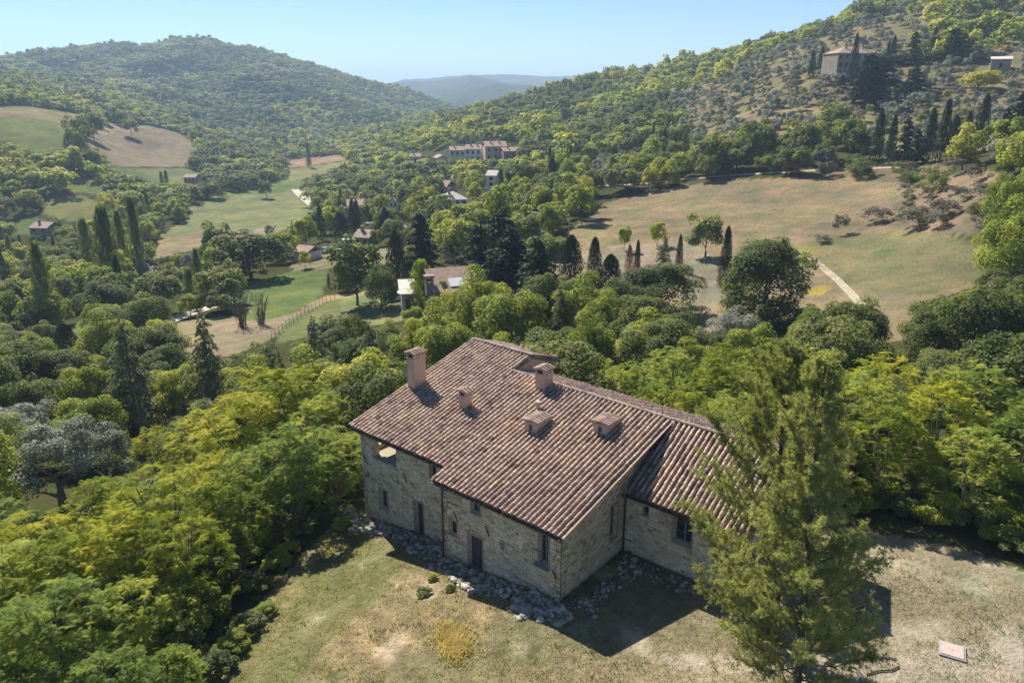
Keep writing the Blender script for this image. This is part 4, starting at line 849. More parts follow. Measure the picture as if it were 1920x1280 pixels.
def slope_tiles(u0,u1,v0,z0,v1,z1,roof,inside=lambda u,v:True):
    """tile columns from the eave (v0,z0) up to the ridge (v1,z1)"""
    Ls=math.hypot(v1-v0,z1-z0); up=Vector((0,(v1-v0)/Ls,(z1-z0)/Ls)); nrm=Vector((0,-up.z,up.y)) if up.y>0 else Vector((0,up.z*1,-up.y)); xa=up.cross(nrm)
    n=int(round((u1-u0)/PT)); pt=(u1-u0)/n; nr=int(Ls/PX)
    ch=MB()
    for i in range(n):
        u=u0+pt*(i+.5); wob=rt_.uniform(-.012,.012)
        for r in range(nr):
            d=r*PX+rt_.uniform(-.03,.03)+(0 if r else -.03)-(rt_.uniform(.04,.12) if rt_.random()<.02 else 0); v=v0+up.y*d
            if not inside(u,v): continue
            if d+.38>Ls: d=Ls-.38
            p=Vector((u+wob+rt_.uniform(-.012,.012),v0,z0))+up*d+nrm*(-.045+.018*math.sin(u*.9)*math.sin(v*.8))
            a=rt_.gauss(0,.03); ca,sa=math.cos(a),math.sin(a); X=xa*ca+up*sa; Y=up*ca-xa*sa; Y=(Y-nrm*.0).normalized(); Nn=X.cross(Y)
            if Nn.dot(nrm)<0: X=-X; Nn=-Nn
            M=Matrix((( X.x,Y.x,Nn.x,p.x),(X.y,Y.y,Nn.y,p.y),(X.z,Y.z,Nn.z,p.z),(0,0,0,1))); TPOS.append((math.dist(p,CAM),M,rt_.randrange(26),roof))
    # channel tiles between the columns
    for i in range(n+1):
        u=u0+pt*i
        for r in range(nr):
            d=r*PX; v=v0+up.y*d
            if not inside(u,v): continue
            ww=.10; tt=rt_.uniform(0,.45); L=[]
            for e,hh in ((d,-.09),(min(d+PX+.05,Ls),-.125)):
                for k in range(5): th=math.pi*(1+k/4); q=Vector((u+math.cos(th)*ww,v0,z0))+up*e+nrm*(hh+math.sin(th)*.055+.03); L.append(tuple(q))
            o=len(ch.v); ch.v+=L; ch.t+=[tt]*10
            for k in range(4): ch.f.append((o+k,o+k+1,o+6+k,o+5+k)); ch.mi.append(0)
    ch.obj('channel_tiles',TILE,roof,kind='stuff')
def roof_deck(P,th=.1): b=MB(); b.prism(P,(0,0,-th)); return b.obj('roof',BARKG,farm)
dk=.19
Zd=lambda v:zr(v)-dk
rf1=roof_deck([(-.3,-OV,Zd(-OV)),(U2,-OV,Zd(-OV)),(U2,-OV-DV,Zd(-OV-DV)),(U3,-OV-DV,Zd(-OV-DV)),(U3,R2,Zd(R2)),(U4,R2,Zd(R2)),(U4,R1,Zd(R1)),(-.3,R1,Zd(R1))])
slope_tiles(-.3,U2-.05,-OV,zr(-OV),R2,zr(R2),rf1); slope_tiles(U2-.05,U3,-OV-DV,zr(-OV-DV),R2,zr(R2),rf1)
slope_tiles(-.3,U4,R2-.02,zr(R2-.02),R1,zr(R1),rf1)
rf2=roof_deck([(U3+.005,VW,HW-dk),(U5,VW,HW-dk),(U5,R2,8.13-dk),(U3+.005,R2,8.13-dk)]); slope_tiles(U3+.02,U5,VW,HW,R2,8.13,rf2)
rf3=roof_deck([(-.3,R1,zr(R1)-dk),(U4,R1,zr(R1)-dk),(U4,TALLB[0],TALLB[1]-dk),(-.3,TALLB[0],TALLB[1]-dk)]); slope_tiles(-.3,U4,TALLB[0],TALLB[1],R1,zr(R1),rf3)
rf4=roof_deck([(U4+.005,R2,zr(R2)-dk),(U5,R2,8.13-dk),(U5,LOWB[0],LOWB[1]-dk),(U4+.005,LOWB[0],LOWB[1]-dk)]); slope_tiles(U4+.01,U5,LOWB[0],LOWB[1],R2,zr(R2)-.04,rf4)
TPOS.sort(key=lambda q:q[0]); rst={}
for k,(dd_,M,vv,rf) in enumerate(TPOS):
    if k<300: o=link('roof_tile',TM[vv],rf); o.matrix_world=M
    else: rst.setdefault(rf.name,(rf,[])); rst[rf.name][1].append((M,vv))
for rf,lst in rst.values():
    V=[];Fc=[];T=[];o=0
    for M,vv in lst:
        v,f,t=TARR[vv]; Mn=np.array(M); V.append(v@Mn[:3,:3].T+Mn[:3,3]); Fc.append(np.array(f)+o); T.append(np.full(len(v),min(max(t+rt_.gauss(0,.07),0),.93))); o+=len(v)
    link('roof_tiles',raw_mesh('roof_tiles',np.concatenate(V),np.concatenate(Fc),TILE,np.concatenate(T)),rf,'stuff')
print('tiles',len(TPOS),time.time()-T0)
def along(p0,p1,n,name,parent,sc=1.0,up=Vector((0,0,1)),join=False):
    """a run of half-round tiles laid end to end along a line (ridges, verges)"""
    p0,p1=Vector(p0),Vector(p1); d=(p1-p0); Y=d.normalized(); X=Y.cross(up).normalized(); Z=X.cross(Y); st=d.length/n
    for k in range(n):
        p=p0+Y*(st*k)+Z*rt_.uniform(0,.012); M=Matrix(((X.x,Y.x,Z.x,p.x),(X.y,Y.y,Z.y,p.y),(X.z,Y.z,Z.z,p.z),(0,0,0,1)))@Matrix.Diagonal((sc*1.15,st/.34,sc,1)); o=link(name,TM[rt_.randrange(26)],parent); o.matrix_world=M
along((-.3,R1,zr(R1)-.03),(U4,R1,zr(R1)-.03),14,'ridge_tile',rf3); along((U4+.1,R2,zr(R2)-.03),(U5,R2,8.13-.02),50,'ridge_tile',rf4)
along((-.36,-OV,zr(-OV)-.03),(-.36,R1,zr(R1)-.03),32,'verge_tile',rf1); 
for k in range(31):     # flat brick verge on the right edge of the main slope
    v0=-OV-DV+(R2+OV+DV)*k/31; v1=v0+(R2+OV+DV)/31-.012; b=MB(); b.hexa([(U3-.02,v0,zr(v0)-.10),(U3+.13,v0,zr(v0)-.10),(U3+.13,v1,zr(v1)-.10),(U3-.02,v1,zr(v1)-.10),(U3-.02,v0,zr(v0)-.045),(U3+.13,v0,zr(v0)-.045),(U3+.13,v1,zr(v1)-.045),(U3-.02,v1,zr(v1)-.045)],.93); b.obj('verge_brick',BRICK,rf1)
def cap(x0,x1,y0,y1,z,parent,pitch=.35,lift=.16,n=None):
    """small gabled tile cap, ridge along y, on two end piers"""
    xm=(x0+x1)/2; hw=(x1-x0)/2+.1; zt=z+lift
    if lift>.05:
        b=MB(); b.box(x0,x0+.1,y0,y1,z,zt); b.box(x1-.1,x1,y0,y1,z,zt); b.box(x0+.1,x1-.1,(y0+y1)/2-.06,(y0+y1)/2+.06,z,zt); b.obj('chimney_pier' ,REND,parent)
    n=n or max(3,int((y1-y0+.16)/.21)); st=(y1-y0+.16)/n
    b=MB(); b.prism([(xm-hw,y0-.07,zt),(xm,y0-.07,zt+hw*pitch),(xm+hw,y0-.07,zt),(xm+hw,y0-.07,zt+.05),(xm,y0-.07,zt+.05+hw*pitch),(xm-hw,y0-.07,zt+.05)],(0,y1-y0+.14,0)); b.obj('cap_slab',BRICK,parent)
    for k in range(n):
        y=y0-.08+st*(k+.5)
        for sg in (1,-1):
            Y=Vector((-sg,0,pitch)).normalized(); Z=Vector((sg*pitch,0,1)).normalized(); X=Y.cross(Z); p=Vector((xm+sg*(hw+.03),y,zt+.03)); L=hw*math.sqrt(1+pitch**2)+.06
            M=Matrix(((X.x,Y.x,Z.x,p.x),(X.y,Y.y,Z.y,p.y),(X.z,Y.z,Z.z,p.z),(0,0,0,1)))@Matrix.Diagonal((.95,L/.40,.95,1)); o=link('cap_tile',TM[rt_.randrange(26)],parent); o.matrix_world=M
def chimney(x0,x1,y0,y1,zb,zt,**k):
    b=MB(); b.box(x0,x1,y0,y1,zb,zt); b.box(x0-.035,x1+.035,y0-.035,y1+.035,zt-.1,zt-.03); c=b.obj('chimney',REND,farm); b=MB(); b.box(x0+.12,x1-.12,y0+.12,y1-.12,zt+.001,zt+.012); b.obj('flue',IRON,c); cap(x0,x1,y0,y1,zt,c,**k)
chimney(-.12,.52,4.0,4.98,6.5,9.22); chimney(4.45,5.0,3.85,4.4,6.8,7.98,lift=.13); chimney(7.3,7.95,7.45,8.3,7.4,8.98)
def dormer(x0,x1,y0,y1):
    zf=zr(y0)+.56; b=MB(); xo=.36
    b.box(x0,x0+.3,y0,y0+.12,zr(y0)-.3,zf); b.box(x1-.3,x1,y0,y0+.12,zr(y0)-.3,zf); b.box(x0+.3,x1-.3,y0,y0+.12,zr(y0)-.3,zf-.45); b.box(x0+.3,x1-.3,y0,y0+.12,zf-.1,zf)
    b.box(x0,x0+.1,y0+.122,y1+.6,zr(y0)-.4,zf); b.box(x1-.1,x1,y0+.122,y1+.6,zr(y0)-.4,zf); d=b.obj('dormer',REND,farm)
    b=MB(); b.box(x0+.302,x1-.302,y0+.05,y0+.09,zf-.448,zf-.102); w=b.obj('window',SHUT,d)
    b=MB(); xm=(x0+x1)/2; xm=(x0+x1)/2; b.box(x0+.335,xm-.02,y0+.04,y0+.05,zf-.41,zf-.14); b.box(xm+.02,x1-.335,y0+.04,y0+.05,zf-.41,zf-.14); b.obj('pane',GLASS,d)
    cap(x0,x1,y0,y1+.45,zf,d,pitch=.22,lift=0)
dormer(9.38,10.2,3.9,4.7); dormer(12.82,13.66,5.45,6.2)
b=MB(); b.tube([(8.75,5.85,7.4),(8.75,5.85,7.98)],.13,10,.9); b.tube([(8.75,5.85,7.98),(8.75,5.85,8.06)],[.17,.17],10,.9); b.obj('vent_pipe',TILE,farm,smooth=False)
b=MB(); b.tube([(15.3,8.3,8.1),(15.3,8.3,8.85)],.018,5); b.obj('antenna',IRON,farm)
print('house',time.time()-T0)
# ------------------------------------------------------------------ rubble apron round the foot of the walls
def rockm(n,b):
    t=attr(n,'tint').outputs['Fac']; c=ramp(n,t,[(0,(.11,.10,.085)),(.5,(.28,.26,.22)),(1,(.48,.45,.38))]); c=mix(n,.6,c,ramp(n,noise(n,7,4,.7),[(.3,(.55,.55,.55)),(.7,(1.25,1.25,1.25))]),'MULTIPLY'); n.links.new(c,b.inputs['Base Color']); b.inputs['Roughness'].default_value=1; bump(n,b,noise(n,18,3,.7),.5,.03)
ROCK=mat('pale_rubble',rockm)
def rocks(name,pts,label,cat):
    g_=(1+5**.5)/2; ic=np.array([(-1,g_,0),(1,g_,0),(-1,-g_,0),(1,-g_,0),(0,-1,g_),(0,1,g_),(0,-1,-g_),(0,1,-g_),(g_,0,-1),(g_,0,1),(-g_,0,-1),(-g_,0,1)])/1.9
    fc=np.array([(0,11,5),(0,5,1),(0,1,7),(0,7,10),(0,10,11),(1,5,9),(5,11,4),(11,10,2),(10,7,6),(7,1,8),(3,9,4),(3,4,2),(3,2,6),(3,6,8),(3,8,9),(4,9,5),(2,4,11),(6,2,10),(8,6,7),(9,8,1)])
    V=[];Fc=[];T=[]
    for k,(x,y,z,s) in enumerate(pts):
        v=ic*(1+rng.normal(0,.28,(12,1)))*np.array([s*rng.uniform(.7,1.4),s*rng.uniform(.7,1.3),s*rng.uniform(.4,.8)]); a=rng.uniform(0,6.28); v=np.c_[v[:,0]*math.cos(a)-v[:,1]*math.sin(a),v[:,0]*math.sin(a)+v[:,1]*math.cos(a),v[:,2]]
        V.append(v+np.array([x,y,z])); Fc.append(fc+12*k); T.append(np.full(12,rng.random()))
    link(name,raw_mesh(name,np.concatenate(V),np.concatenate(Fc),ROCK,np.concatenate(T)),None,'stuff',label,cat)
def apron(n,path,w0,w1,smin=.05,smax=.22,bias=1.):
    out=[]; seg=[math.dist(a,b) for a,b in zip(path[:-1],path[1:])]; tot=sum(seg)
    for _ in range(n):
        q=rng.random()*tot; k=0
        while q>seg[k] and k<len(seg)-1: q-=seg[k]; k+=1
        a,c=np.array(path[k]),np.array(path[k+1]); t=q/seg[k]; d=(c-a)/seg[k]; nn=np.array([d[1],-d[0]]); r=w0+(w1-w0)*rng.random()**bias
        p=a+(c-a)*t+nn*r*(1+.25*math.sin(t*9+k*2)); s=smin+(smax-smin)*rng.random()**2.6; out.append((p[0],p[1],float(ground(p[0],p[1])[0])+s*rng.uniform(-.12,.2),s))
    return out
rp=apron(2600,[(-.6,-.1),(7.8,-.1),(8.0,VF-.15),(15.6,VF-.15)],.05,1.35)+apron(420,[(15.5,VF),(16.6,VF-.2),(16.2,3.9),(22,3.9)],.0,1.0)+apron(420,[(-2.2,.6),(-.6,-.2),(.6,-.8)],.0,1.1,.06,.27)+apron(420,[(14.2,-1.9),(15.4,-2.2),(16.7,-1.6)],.0,.9,.06,.26)
rocks('rubble',rp,'pale broken rubble along the foot of the farmhouse walls','rubble')
# ------------------------------------------------------------------ grass, weeds, brambles
def tufts(name,m,x,y,hmin,hmax,label,nb=5,cat='grass',tintoff=0.,spread=.09):
    z=ground(x,y); n=len(x); k=nb; X=np.repeat(x,k)+rng.normal(0,spread,n*k); Y=np.repeat(y,k)+rng.normal(0,spread,n*k); Z=np.repeat(z,k)-.02; h=rng.uniform(hmin,hmax,n*k); a=rng.uniform(0,6.28,n*k); l=rng.uniform(.1,.6,n*k)*h; b=rng.uniform(0,6.28,n*k); w=.014+h*.05
    P0=np.c_[X-np.cos(a)*w,Y-np.sin(a)*w,Z]; P1=np.c_[X+np.cos(a)*w,Y+np.sin(a)*w,Z]; P2=np.c_[X+np.cos(b)*l,Y+np.sin(b)*l,Z+h]
    V=np.stack([P0,P1,P2],1).reshape(-1,3); t=np.clip(np.repeat(.45+tintoff*0+fbm(x,y,4,41,3)*.28+fbm(x,y,.9,42,2)*.12,k)+rng.normal(0,.1,n*k),0,1)
    link(name,raw_mesh(name,V,np.arange(len(V)).reshape(-1,3),m,np.repeat(t,3)),None,'stuff',label,cat)
gx=rng.uniform(-6,36,60000); gy=rng.uniform(-24,13,60000); gpx,gpy=to_px(gx,gy,ground(gx,gy)); inh=((gx>-.2)&(gx<7.9)&(gy>-.3))|((gx>7.7)&(gx<15.9)&(gy>VF-.3))|((gx>15)&(gx<22.6)&(gy>3.9))
kk=yard_mask(gx,gy,gpx,gpy)&~inh&(gpy<1330)&(fbm(gx,gy,5,22,4)<rng.uniform(.2,.7,60000)); tufts('grass',FOL['grass'],gx[kk],gy[kk],.03,.13,'short dry grass of the farmhouse lawn',4)
gx=rng.uniform(-6,36,5200); gy=rng.uniform(-24,13,5200); gpx,gpy=to_px(gx,gy,ground(gx,gy)); inh=((gx>-.6)&(gx<22.8)&(gy>-1.9)); kk=yard_mask(gx,gy,gpx,gpy)&~inh&(gpy<1340)&(fbm(gx,gy,6,44,3)>rng.uniform(-.6,.6,5200)); tufts('grass',FOL['shrubby'],gx[kk],gy[kk],.08,.22,'green weed tufts scattered over the farmhouse lawn',9,spread=.12)
mx,my,mz,mF,ma=scatter(84,235,.62,rng,.8); mpx,mpy=to_px(mx,my,mz); kk=np.zeros(len(mx),bool)
for nm,_,poly in LC:
    if nm=='meadow': kk|=pip(mpx,mpy,poly)
kk&=fbm(mx,my,9,45,4)+rng.normal(0,.35,len(mx))>.05; tufts('grass',FOL['grass'],mx[kk],my[kk],.10,.36,'dry grass tufts over the big meadow',3,spread=.15)
ii=rng.integers(0,len(rp),520); tufts('grass',FOL['shrubby'],np.array([rp[k][0] for k in ii])+rng.normal(0,.15,520),np.array([rp[k][1] for k in ii])+rng.normal(0,.15,520),.08,.26,'weeds growing between the rubble stones',7,'weeds',spread=.09)
cx,cy,_,_=hit(850,1205); q=rng.normal(0,.8,(1000,2))*(1+.5*np.sin(np.arange(1000)*.37))[:,None]; yx=cx+q[:,0]*.62+q[:,1]*.15; yy=cy+q[:,1]*.30-q[:,0]*.35; tufts('yellow_grass',FOL['ygrass'],yx,yy,.08,.30,'patch of tall yellow grass on the lawn in front of the house',7,'grass')
fam('bramble',FOL['light'],{'hi':[(crown_mesh('crown',FOL['broad'],5200,34,.5,-.25,1,.030,801,rc=(.16,.28)),None),(crown_mesh('crown',FOL['light'],5200,34,.5,-.25,1,.030,802,rc=(.16,.28)),None)]}); KIND_NAME['bramble']='bramble_bush'; CAT['bramble']='bush'
gbr='bramble bushes along the edge of the yard'
for k,(xb,yb,h,w) in enumerate([(1700,960,1.6,2.6),(1760,975,1.7,3),(1820,985,1.5,3),(1880,1010,1.6,3),(1930,1040,1.4,3),(1745,935,2.2,3),(1810,940,2.4,3.2),(1880,950,2.2,3.2),(1660,945,1.6,2.4),(1610,950,1.6,2.4),(1560,940,1.6,2.4),(1940,980,2,3),(1500,930,1.5,2.4)]):
    x,y,z,F=hit(xb,yb); plant('bramble',x,y,z,h,w,'pale leafy bramble bush along the right edge of the yard',gbr,F,k)
for k,(xb,yb,h,w) in enumerate([(560,1000,1.0,1.9),(520,1060,.9,1.7),(600,975,.9,1.6),(640,990,.6,1.1),(480,1110,1.1,1.8),(545,1035,.7,1.3),(470,1180,.9,1.6),(440,1215,.9,1.6),(410,1260,1,1.7),(500,1150,.6,1.2)]):
    x,y,z,F=hit(xb,yb); plant('bramble',x,y,z,h,w,'low weedy bush at the left edge of the lawn below the thicket','bushes at the left edge of the lawn',F,k)
for k,(xb,yb,h,w) in enumerate([(300,1130,2.8,3.2),(380,1110,2.6,3),(250,1190,2.8,3.2),(340,1190,2.4,2.8),(420,1120,2.2,2.6),(300,1230,2.2,2.6),(200,1240,2.6,3),(460,1050,2.2,2.6),(500,1015,2,2.4),(390,1165,1.8,2.2),(560,965,2,2.4),(610,940,2.2,2.6),(655,925,2,2.4),(160,1290,2.4,2.8),(350,1240,1.7,2),(420,1075,2.6,3),(100,1200,2.8,3.2)]):
    x,y,z,F=hit(xb,yb); plant('bramble',x,y,z,h,w,'leafy bramble bush under the ailanthus at the thicket edge','bramble bushes under the ailanthus thicket',F,k)
for k,(xb,yb,h,w) in enumerate([(795,1112,.3,.9),(812,1085,.3,.6),(845,1105,.25,.6)]):
    x,y,z,F=hit(xb,yb); plant('bramble',x,y,z,h,w,'small green weed clump on the lawn beside the rubble','weed clumps beside the rubble',F,k)
x,y,z,F=hit(1785,1221); o=thing('inspection_cover','pale square stone cover slab lying on the dry grass at lower right','cover',(x,y,z),R(12)); b=MB(); b.box(-.5,.5,-.5,.5,-.05,.07); b.obj('frame',SILL,o); b=MB(); b.box(-.42,.42,-.42,.42,.072,.10); b.tube([(.0,.0,.10),(.0,.0,.115)],.04,8); b.obj('lid',plain('pinkish_stone',(.45,.36,.32),.9,.1,6),o)
pp=[hit(*p) for p in ((1625,1265),(1650,1258),(1672,1257),(1686,1250))]; b=MB(); b.tube([(p[0],p[1],p[2]+.05) for p in pp],.03,6); link('hose',b.mesh('hose',IRON),label='short dark hose lying on the gravel below the shadow',cat='hose')
# ------------------------------------------------------------------ the two foreground pines
def pine(label,base,top,mid,h,seed,nb,Lmax,rad=.17,side=None):
    rg=np.random.default_rng(seed); bx,by,bz=base; o=thing('pine_tree',label,'pine',(bx,by,bz),0,'foreground pines')
    tp=[np.array([0,0,-.3]),np.array([mid[0]*.5,mid[1]*.5,h*.25]),np.array([mid[0],mid[1],h*.5]),np.array([(mid[0]+top[0])/2,(mid[1]+top[1])/2,h*.75]),np.array([top[0],top[1],h])]
    def T(t): q=t*4; i=min(int(q),3); return tp[i]+(tp[i+1]-tp[i])*(q-i)
    b=MB(); ts=np.linspace(0,1,12); b.tube([tuple(T(t)) for t in ts],[rad*(1.1-t)**.8+.012 for t in ts],8); link('trunk',b.mesh('trunk',BARK,True),o)
    br=MB(); TP_=[];TD=[];TT=[]
    for k in range(nb):
        t=.05+.93*(k/nb); p=T(t); th=k*2.4+rg.normal(0,.4); L=Lmax*min(1.,(1-t)*1.35)**.8*rg.uniform(.5,1.1)+.35
        el=.28+.75*t+rg.normal(0,.12); d=np.array([math.cos(th)*math.cos(el),math.sin(th)*math.cos(el),math.sin(el)]); L*=1-.28*max(0,d[0]*RTH[0]+d[1]*RTH[1]); c1=p+d*L*.5+np.array([0,0,-.04*L]); c2=p+d*L+np.array([0,0,.14*L])
        br.tube([tuple(p),tuple(c1),tuple(c2)],[.035*(1-t)+.012,.022*(1-t)+.008,.004],4,cap=False); ti=.42+rg.normal(0,.12)
        ns=int(9+L*9)
        for s in range(ns):
            f=rg.uniform(.34,1.0); q=p+(c1-p)*f*2 if f<.5 else c1+(c2-c1)*(f-.5)*2; a2=rg.normal(0,1,3); a2+=d*1.1+np.array([0,0,.7]); a2/=np.linalg.norm(a2); l=(.24+.30*L/Lmax)*rg.uniform(.5,1.3); e=q+a2*l
            br.tube([tuple(q),tuple(e)],[.008,.003],3,cap=False)
            m_=int(6+l*15)
            for j in range(m_):
                g_=rg.uniform(.25,1.05); TP_.append(q+a2*l*g_+rg.normal(0,.035,3)); TD.append(a2+rg.normal(0,.45,3)+np.array([0,0,.35])); TT.append(ti+rg.normal(0,.08))
    link('branches',br.mesh('branches',BARKG),o)
    Pt=np.array(TP_);D=np.array(TD);D/=np.linalg.norm(D,axis=1)[:,None]; n=len(Pt); k=9
    Pr=np.repeat(Pt,k,0); Dn=np.repeat(D,k,0)+rg.normal(0,.55,(n*k,3)); Dn/=np.linalg.norm(Dn,axis=1)[:,None]; sd=np.cross(Dn,rg.normal(0,1,(n*k,3))); sd/=np.linalg.norm(sd,axis=1)[:,None]; ln=rg.uniform(.09,.17,(n*k,1))
    V=np.stack([Pr-sd*.008,Pr+sd*.008,Pr+Dn*ln],1).reshape(-1,3); t=np.repeat(np.clip(np.repeat(np.array(TT),k)+rg.normal(0,.08,n*k),0,1),3)
    link('needles',raw_mesh('needles',V,np.arange(len(V)).reshape(-1,3),FOL['pine'],t),o); print('pine tris',n*k); return o
def at_px(px,py,F=None): return hit(px,py)
for (lab,xb,yb,yt,xt,xm,ym,sd,nb,LM,tr) in [('taller slim pine with straight trunk, left one of the two foreground pines',1462,1212,655,1483,1456,930,11,122,4.9,.15),('pine with leaning trunk at the bottom edge, right one of the foreground pines',1492,1335,675,1548,1528,930,12,106,3.1,.15)]:
    x,y,z,F=hit(xb,yb); h=height_for(yt,F,z)
    def off(pxx,pyy):
        a,s=slope_of(pxx,pyy); dF=0; xx,yy,_=world(F,a*F,0); return (xx-x,yy-y)
    pine(lab,(x,y,z),off(xt,yt),off(xm,ym),h,sd,nb,LM,tr)
print('pines',time.time()-T0)
# ------------------------------------------------------------------ distant houses
WALLC={'stone':plain('far_stone_wall',(.27,.235,.18),1,.2,.8),'white':plain('far_white_plaster',(.62,.61,.58),.9,.05,.5),'pink':plain('far_pink_plaster',(.55,.38,.30),.9,.08,.5),'cream':plain('far_cream_plaster',(.50,.44,.34),.9,.08,.5),'grey':plain('far_grey_render',(.36,.35,.33),.95,.1,.5)}
ROOFC=plain('far_clay_roof',(.33,.235,.18),.95,.3,1.2); ROOFG=plain('far_pale_roof',(.50,.45,.40),.95,.2,1.2)
FARGL=plain('dark_window_opening',(.02,.022,.025),.6,.1,1,bmp=0)
def far_house(label,xb,yb,wpx,ye,dep,wc,rows,cols,rz=0.,roof='gable',rise=None,name='village_house',roofm=None,group=None,ridge_along=True,chim=1):
    """front face centre stands at pixel (xb,yb); wpx wide; eave at pixel row ye"""
    x,y,z,F=hit(xb,yb); zc=F*CP-(z-CAM[2])*SP; w=wpx*zc/FPX; h=height_for(ye,F,z); o=thing(name,label,'house',(x,y,z),-YAW+rz,group); o.rotation_euler=(0,0,-YAW+rz); hw=w/2; e=.35; rise=rise or dep*.16
    b=MB(); b.box(-hw,hw,0,dep,-1.5,h); ro=roofm or ROOFC
    if roof=='gable' and not ridge_along: b.prism([(-hw,0,h),(hw,0,h),(0,0,h+rise)],(0,dep,0))
    b.obj('wall',WALLC[wc],o); b=MB()
    if roof=='hip': 
        k=min(hw,dep/2)*.95; P=[(-hw-e,-e,h),(hw+e,-e,h),(hw+e,dep+e,h),(-hw-e,dep+e,h),(-hw+k,dep/2,h+rise),(hw-k,dep/2,h+rise)]; o_=0
        b.v+=P; b.t+=[.5]*6; b.f+=[(0,1,5,4),(1,2,5),(2,3,4,5),(3,0,4),(3,2,1,0)]; b.mi+=[0]*5
    elif roof=='shed': b.prism([(-hw-e,-e,h),(-hw-e,dep+e,h+rise),(-hw-e,dep+e,h+rise+.2),(-hw-e,-e,h+.2)],(w+2*e,0,0))
    elif ridge_along: b.prism([(-hw-e,-e,h-.05),(-hw-e,dep/2,h+rise),(-hw-e,dep+e,h-.05),(-hw-e,dep+e,h+.15),(-hw-e,dep/2,h+rise+.2),(-hw-e,-e,h+.15)],(w+2*e,0,0))
    else: b.prism([(-hw-e,-e,h-.05),(0,-e,h+rise),(hw+e,-e,h-.05),(hw+e,-e,h+.15),(0,-e,h+rise+.2),(-hw-e,-e,h+.15)],(0,dep+2*e,0))
    r_=b.obj('roof',ro,o)
    for k in range(chim): b=MB(); cxx=-hw*.4+k*hw*.8; b.box(cxx-.35,cxx+.35,dep*.35,dep*.35+.6,h,h+rise+1.0); b.box(cxx-.45,cxx+.45,dep*.35-.1,dep*.35+.7,h+rise+1.0,h+rise+1.15); b.obj('chimney',WALLC['stone'],r_)
    sw=min(1.15,w/cols*.45); sh=min(1.7,h/max(rows,1)*.52); wm=None
    for r in range(rows):
        for c in range(cols):
            xx=-hw+w*(c+.5)/cols; zz=h*(r+.55)/rows
            if wm is None:
                b=MB(); b.box(-sw/2-.08,sw/2+.08,-.05,0.1,-sh/2-.08,sh/2+.08); wf=b.mesh('window',WALLC['cream']); b=MB(); b.box(-sw/2,sw/2,-.07,-.052,-sh/2,sh/2); wm=b.mesh('pane',FARGL)
            f=link('window',wf,o,loc=(xx,0,zz)); link('pane',wm,f)
    return o
far_house('large three storey stone villa among cypresses high on the right hillside',1606,145,84,100,12,'stone',3,7,R(8),'hip',2.6,'villa',chim=2)
far_house('small stone shed with pale lean-to roof at the right of the hillside',1874,136,32,112,8,'stone',1,1,R(-30),'shed',1.2,'stone_shed',ROOFG,chim=0)
far_house('grey house with a long roof at the left end of the village row',858,306,28,282,9,'grey',2,3,R(5),'gable',1.6)
far_house('white two storey house in the middle of the village row',887,304,30,280,10,'white',2,3,R(-6),'gable',2,chim=2)
far_house('pink stone house at the right end of the village row',930,302,40,275,11,'pink',2,3,R(10),'gable',2.2,chim=2)
far_house('low brown roofed house right of the village row',962,300,36,284,9,'stone',1,3,R(15),'gable',1.6)
far_house('low roofs with pale gable left of the village row',830,308,20,297,9,'grey',1,1,R(20),'gable',1.6,ridge_along=False,chim=0)
far_house('small tile roofed house half hidden in trees left of the village',779,308,20,294,8,'pink',1,1,R(0),'gable',1.6)
far_house('tall narrow pale tower house with light roof below the village',921,362,18,330,7,'white',3,1,R(-12),'gable',1.4,roofm=ROOFG,chim=0)
far_house('house with brown gable roof above the yellow green trees',823,366,30,351,9,'cream',1,2,R(-20),'gable',2)
far_house('pale roofed long house among the trees of the valley wood',856,388,42,374,9,'white',1,3,R(18),'hip',2,roofm=ROOFG)
far_house('pink white house with red roof behind the tall cypress pair',669,408,30,386,9,'pink',2,2,R(15),'gable',1.6,chim=1)
far_house('small white house with blue shutters left of the round conifer',738,398,16,380,7,'white',2,2,R(-10),'gable',1.4,ridge_along=False)
far_house('low stone ruin with brown roof beside the white trailer',678,462,30,446,7,'stone',1,2,R(-15),'gable',1.5)
far_house('small white shed with red tiled roof in the tan field',564,490,34,473,5,'white',1,1,R(-30),'gable',1.1,'garden_shed',chim=0)
far_house('stone house with pink roof at the left among the poplars',75,448,36,428,8,'stone',2,2,R(-8),'gable',1.6)
far_house('small far house with pale roof under the brown field',356,343,22,333,8,'pink',1,3,R(0),'gable',1.2,chim=0)
far_house('pink house wall cut by the left edge of the picture',-3,692,32,664,7,'pink',1,1,R(10),'gable',1,chim=0)
far_house('tiny pale hut in the village wood',757,336,9,329,5,'cream',1,1,0,'gable',1,'hut',chim=0)
# bell tower house
bt=far_house('stone house with skylight in its brown roof, right of the columnar tree',858,590,84,546,10,'stone',2,3,R(20),'gable',2.4,'stone_house',chim=0)
hh_=height_for(546,hit(858,590)[3],hit(858,590)[2]); b=MB(); q=hh_-6.0; b.box(-4.3,-3.2,1.4,2.3,3,7.2+q); b.box(-4.3,-4.0,1.4,2.3,7.2+q,8.1+q); b.box(-3.5,-3.2,1.4,2.3,7.2+q,8.1+q); b.box(-4.5,-3.0,1.2,2.5,8.1+q,8.35+q); t_=b.obj('bell_gable',WALLC['stone'],bt); b=MB(); b.tube([(-3.75,1.85,7.4+q),(-3.75,1.85,7.85+q)],[.25,.12],8); b.obj('bell',IRON,t_)
b=MB(); b.hexa([(-.8,.6,0),(1.4,.6,0),(1.4,2.6,0),(-.8,2.6,0),(-.8,.6,.1),(1.4,.6,.1),(1.4,2.6,.1),(-.8,2.6,.1)]); sk=b.obj('skylight',WALLC['white'],bt)
